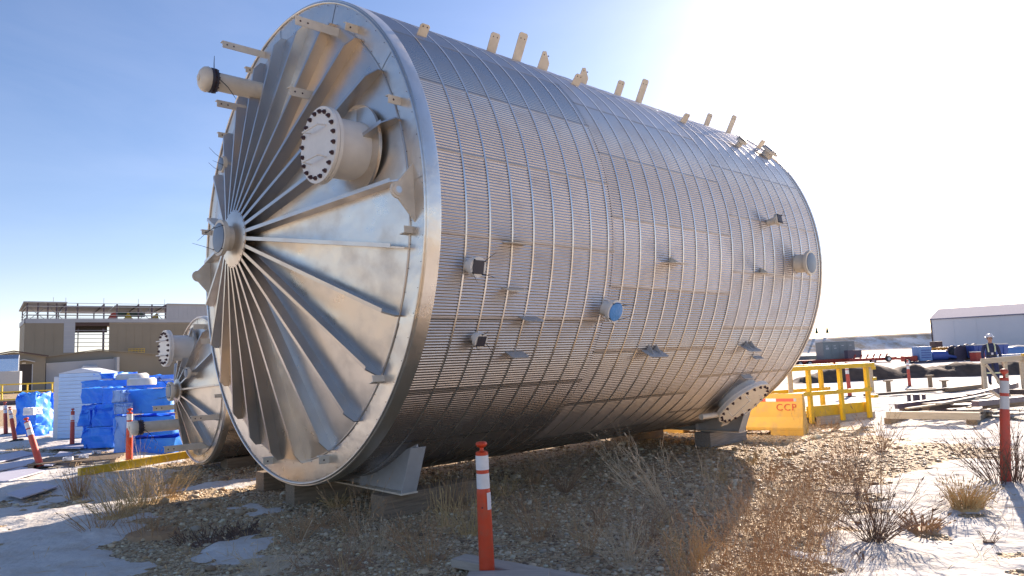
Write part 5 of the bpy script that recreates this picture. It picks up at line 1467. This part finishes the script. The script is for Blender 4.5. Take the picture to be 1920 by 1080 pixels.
plant(1730, 1000, 60, .18, 1.4, 'weed', "small clump of brown leaves on snow by the dark shrub", 'grass_tuft', 25, "grass", gg, foot=.15, th=.006)
plant(1815, 968, 260, .30, .75, 'straw', "round tan tussock sitting on the snow at right", 'grass_tuft', 26, "grass", gg, foot=.16, curve=.5, lean=(.15, 0))
plant(1870, 920, 40, .75, .75, 'darktwig', "bare bush around the red and white post, left half", 'bare_shrub', 27, "shrub", "bare shrubs", twigs=5, th=.004, foot=.12, lean=(-.3, 0))
plant(1905, 920, 50, .8, .7, 'darktwig', "bare bush around the red and white post, right half", 'bare_shrub', 28, "shrub", "bare shrubs", twigs=5, th=.004, foot=.15)
plant(1655, 848, 24, .75, .8, 'twig', "bare bush before the timber skid at the edge of the snow", 'bare_shrub', 29, "shrub", "bare shrubs", twigs=5, th=.004, foot=.1)
plant(1600, 855, 60, .5, 1.0, 'weed', "brown weeds beside the bare bush by the platform", seed=30, twigs=2, foot=.5)
plant(1560, 805, 40, .45, 1.0, 'weed', "brown weeds growing against the platform skid", seed=31, twigs=2, foot=.6)
plant(1475, 860, 18, .4, .8, 'straw', "thin tan weed in front of the yellow barrier", seed=32, twigs=2)
plant(1410, 870, 40, .35, .6, 'straw', "tan grass by the grey timber block of the far saddle", 'grass_tuft', 33, "grass", gg, foot=.15)
plant(1500, 815, 12, .65, .6, 'twig', "thin bare weed in front of the CCP barrier", seed=34, twigs=3)
plant(1590, 925, 40, .5, .8, 'twig', "reddish weed at the left edge of the right snow field", seed=35, twigs=3, foot=.3)
plant(1855, 1025, 10, .14, .8, 'darktwig', "tiny dark sprig poking out of the snow at lower right", seed=36, twigs=2)
plant(1620, 1060, 10, .14, .8, 'darktwig', "tiny dark sprig in the snow at the bottom edge", seed=37, twigs=2)
plant(40, 850, 20, .3, .8, 'straw', "thin grass on the bright snow left of the leaning post", seed=38)
plant(262, 880, 8, .8, .4, 'paletwig', "thin pale weed before the bottom tarped crate", seed=39, twigs=3)

plant(560, 1010, 41, 0.40, 0.79, 'weed', "sprawling brown weed in the shade left of the two timbers", seed=60, twigs=3, foot=.15, th=.0026, curve=.5)
plant(705, 1035, 35, 0.35, 0.51, 'paletwig', "thin pale weed below the two timbers near the bottom edge", seed=61, twigs=4, foot=.15, th=.0026, curve=.5)
plant(800, 1050, 44, 0.54, 0.81, 'weed', "brown weed just left of the front post's plank", seed=62, twigs=2, foot=.15, th=.0026, curve=.5)
plant(880, 1000, 59, 0.47, 0.61, 'straw', "tan stalks close behind the front orange post on its left", seed=63, twigs=2, foot=.15, th=.0026, curve=.5)
plant(975, 960, 32, 0.39, 0.88, 'twig', "brown weed close behind the front orange post on its right", seed=64, twigs=2, foot=.15, th=.0026, curve=.5)
plant(1010, 1010, 42, 0.54, 0.58, 'weed', "fine brown weed right of the front plank", seed=65, twigs=3, foot=.15, th=.0026, curve=.5)
plant(1180, 1060, 44, 0.50, 0.79, 'paletwig', "pale weed at the bottom edge inside the shadow's tip", seed=66, twigs=3, foot=.15, th=.0026, curve=.5)
plant(1215, 1020, 31, 0.56, 0.63, 'twig', "twiggy weed straddling the shadow's edge", seed=67, twigs=3, foot=.15, th=.0026, curve=.5)
plant(1295, 1065, 58, 0.39, 0.60, 'straw', "tan sunlit weed at the bottom edge right of the shadow", seed=68, twigs=3, foot=.15, th=.0026, curve=.5)
plant(1380, 1000, 31, 0.58, 0.83, 'paletwig', "pale weed at the left of the brown thicket", seed=69, twigs=4, foot=.15, th=.0026, curve=.5)
plant(1450, 950, 45, 0.32, 0.62, 'paletwig', "tall pale weed standing out of the brown thicket", seed=70, twigs=4, foot=.15, th=.0026, curve=.5)
plant(1540, 1000, 45, 0.56, 0.70, 'paletwig', "pale weed at the right of the brown thicket beside the snow", seed=71, twigs=3, foot=.15, th=.0026, curve=.5)
plant(1000, 905, 53, 0.49, 0.67, 'weed', "brown weed under the tank's belly in front of the lit strip", seed=72, twigs=2, foot=.15, th=.0026, curve=.5)
plant(940, 930, 40, 0.41, 0.83, 'straw', "tan weed under the tank's belly behind the orange post", seed=73, twigs=2, foot=.15, th=.0026, curve=.5)
plant(1350, 905, 31, 0.33, 0.75, 'straw', "tan weed at the tip of the far support's shadow", seed=74, twigs=3, foot=.15, th=.0026, curve=.5)
plant(1440, 900, 59, 0.47, 0.69, 'weed', "reddish weed in front of the far support", seed=75, twigs=3, foot=.15, th=.0026, curve=.5)
plant(670, 1000, 35, 0.60, 0.58, 'weed', "brown weed between the left timber and the bottom edge", seed=76, twigs=3, foot=.15, th=.0026, curve=.5)
# dense weed thicket on the right: nobody could count the stalks
def thicket():
    rr = random.Random(99); b = MB()
    poly = [(1.15, 5.3), (1.6, 6.3), (2.4, 7.4), (3.0, 8.6), (3.7, 9.6), (4.6, 9.9), (4.2, 8.9), (3.5, 7.9), (3.0, 6.8), (2.5, 6.1), (2.2, 5.3), (2.0, 4.8), (1.0, 4.8)]
    n = 0
    while n < 430:
        x, y = rr.uniform(.9, 4.7), rr.uniform(4.8, 10)
        if float(sdpoly(np.array([x]), np.array([y]), poly)[0]) < rr.uniform(-.25, .25): continue
        if float(fbm(np.array([x]), np.array([y]), 1.6, 3)[0]) < rr.uniform(-.25, .35): continue
        strands(b, rr, (x, y, gz1(x, y)), 2, rr.uniform(.2, .75), .6, th=.0019, twigs=5, curve=.35, foot=.05, twl=.3)
        n += 1
    o = b.build('weed_thicket', M['weed']); tag(o, "dense reddish brown dry weeds on the sunlit gravel at right", kind="stuff")
thicket()
def litter():
    rr = random.Random(5); b = MB()
    for k in range(520):
        th = rr.uniform(-.65, .6); r = rr.uniform(4.8, 15)
        x, y = r * math.sin(th), r * math.cos(th)
        if abs(x) > 5 and x < 0: continue
        a = rr.uniform(0, 6.28); L = rr.uniform(.06, .3); z = gz1(x, y) + .012
        p = Vector((x, y, z)); d = Vector((math.cos(a), math.sin(a), rr.uniform(-.02, .25)))
        b.chain([p, p + d * L * .5 + Vector((0, 0, .01)), p + d * L], [.0022, .002, .001], 3, caps=False)
    for k in range(260):
        x, y = rr.uniform(-4.5, 5), rr.uniform(5, 15)
        strands(b, rr, (x, y, gz1(x, y)), 5, rr.uniform(.05, .22), .9, th=.0018, curve=.5, foot=.05)
    o = b.build('straw_litter', M['straw']); tag(o, "scattered dry stalks and short grass over the gravel", kind="stuff")
litter()
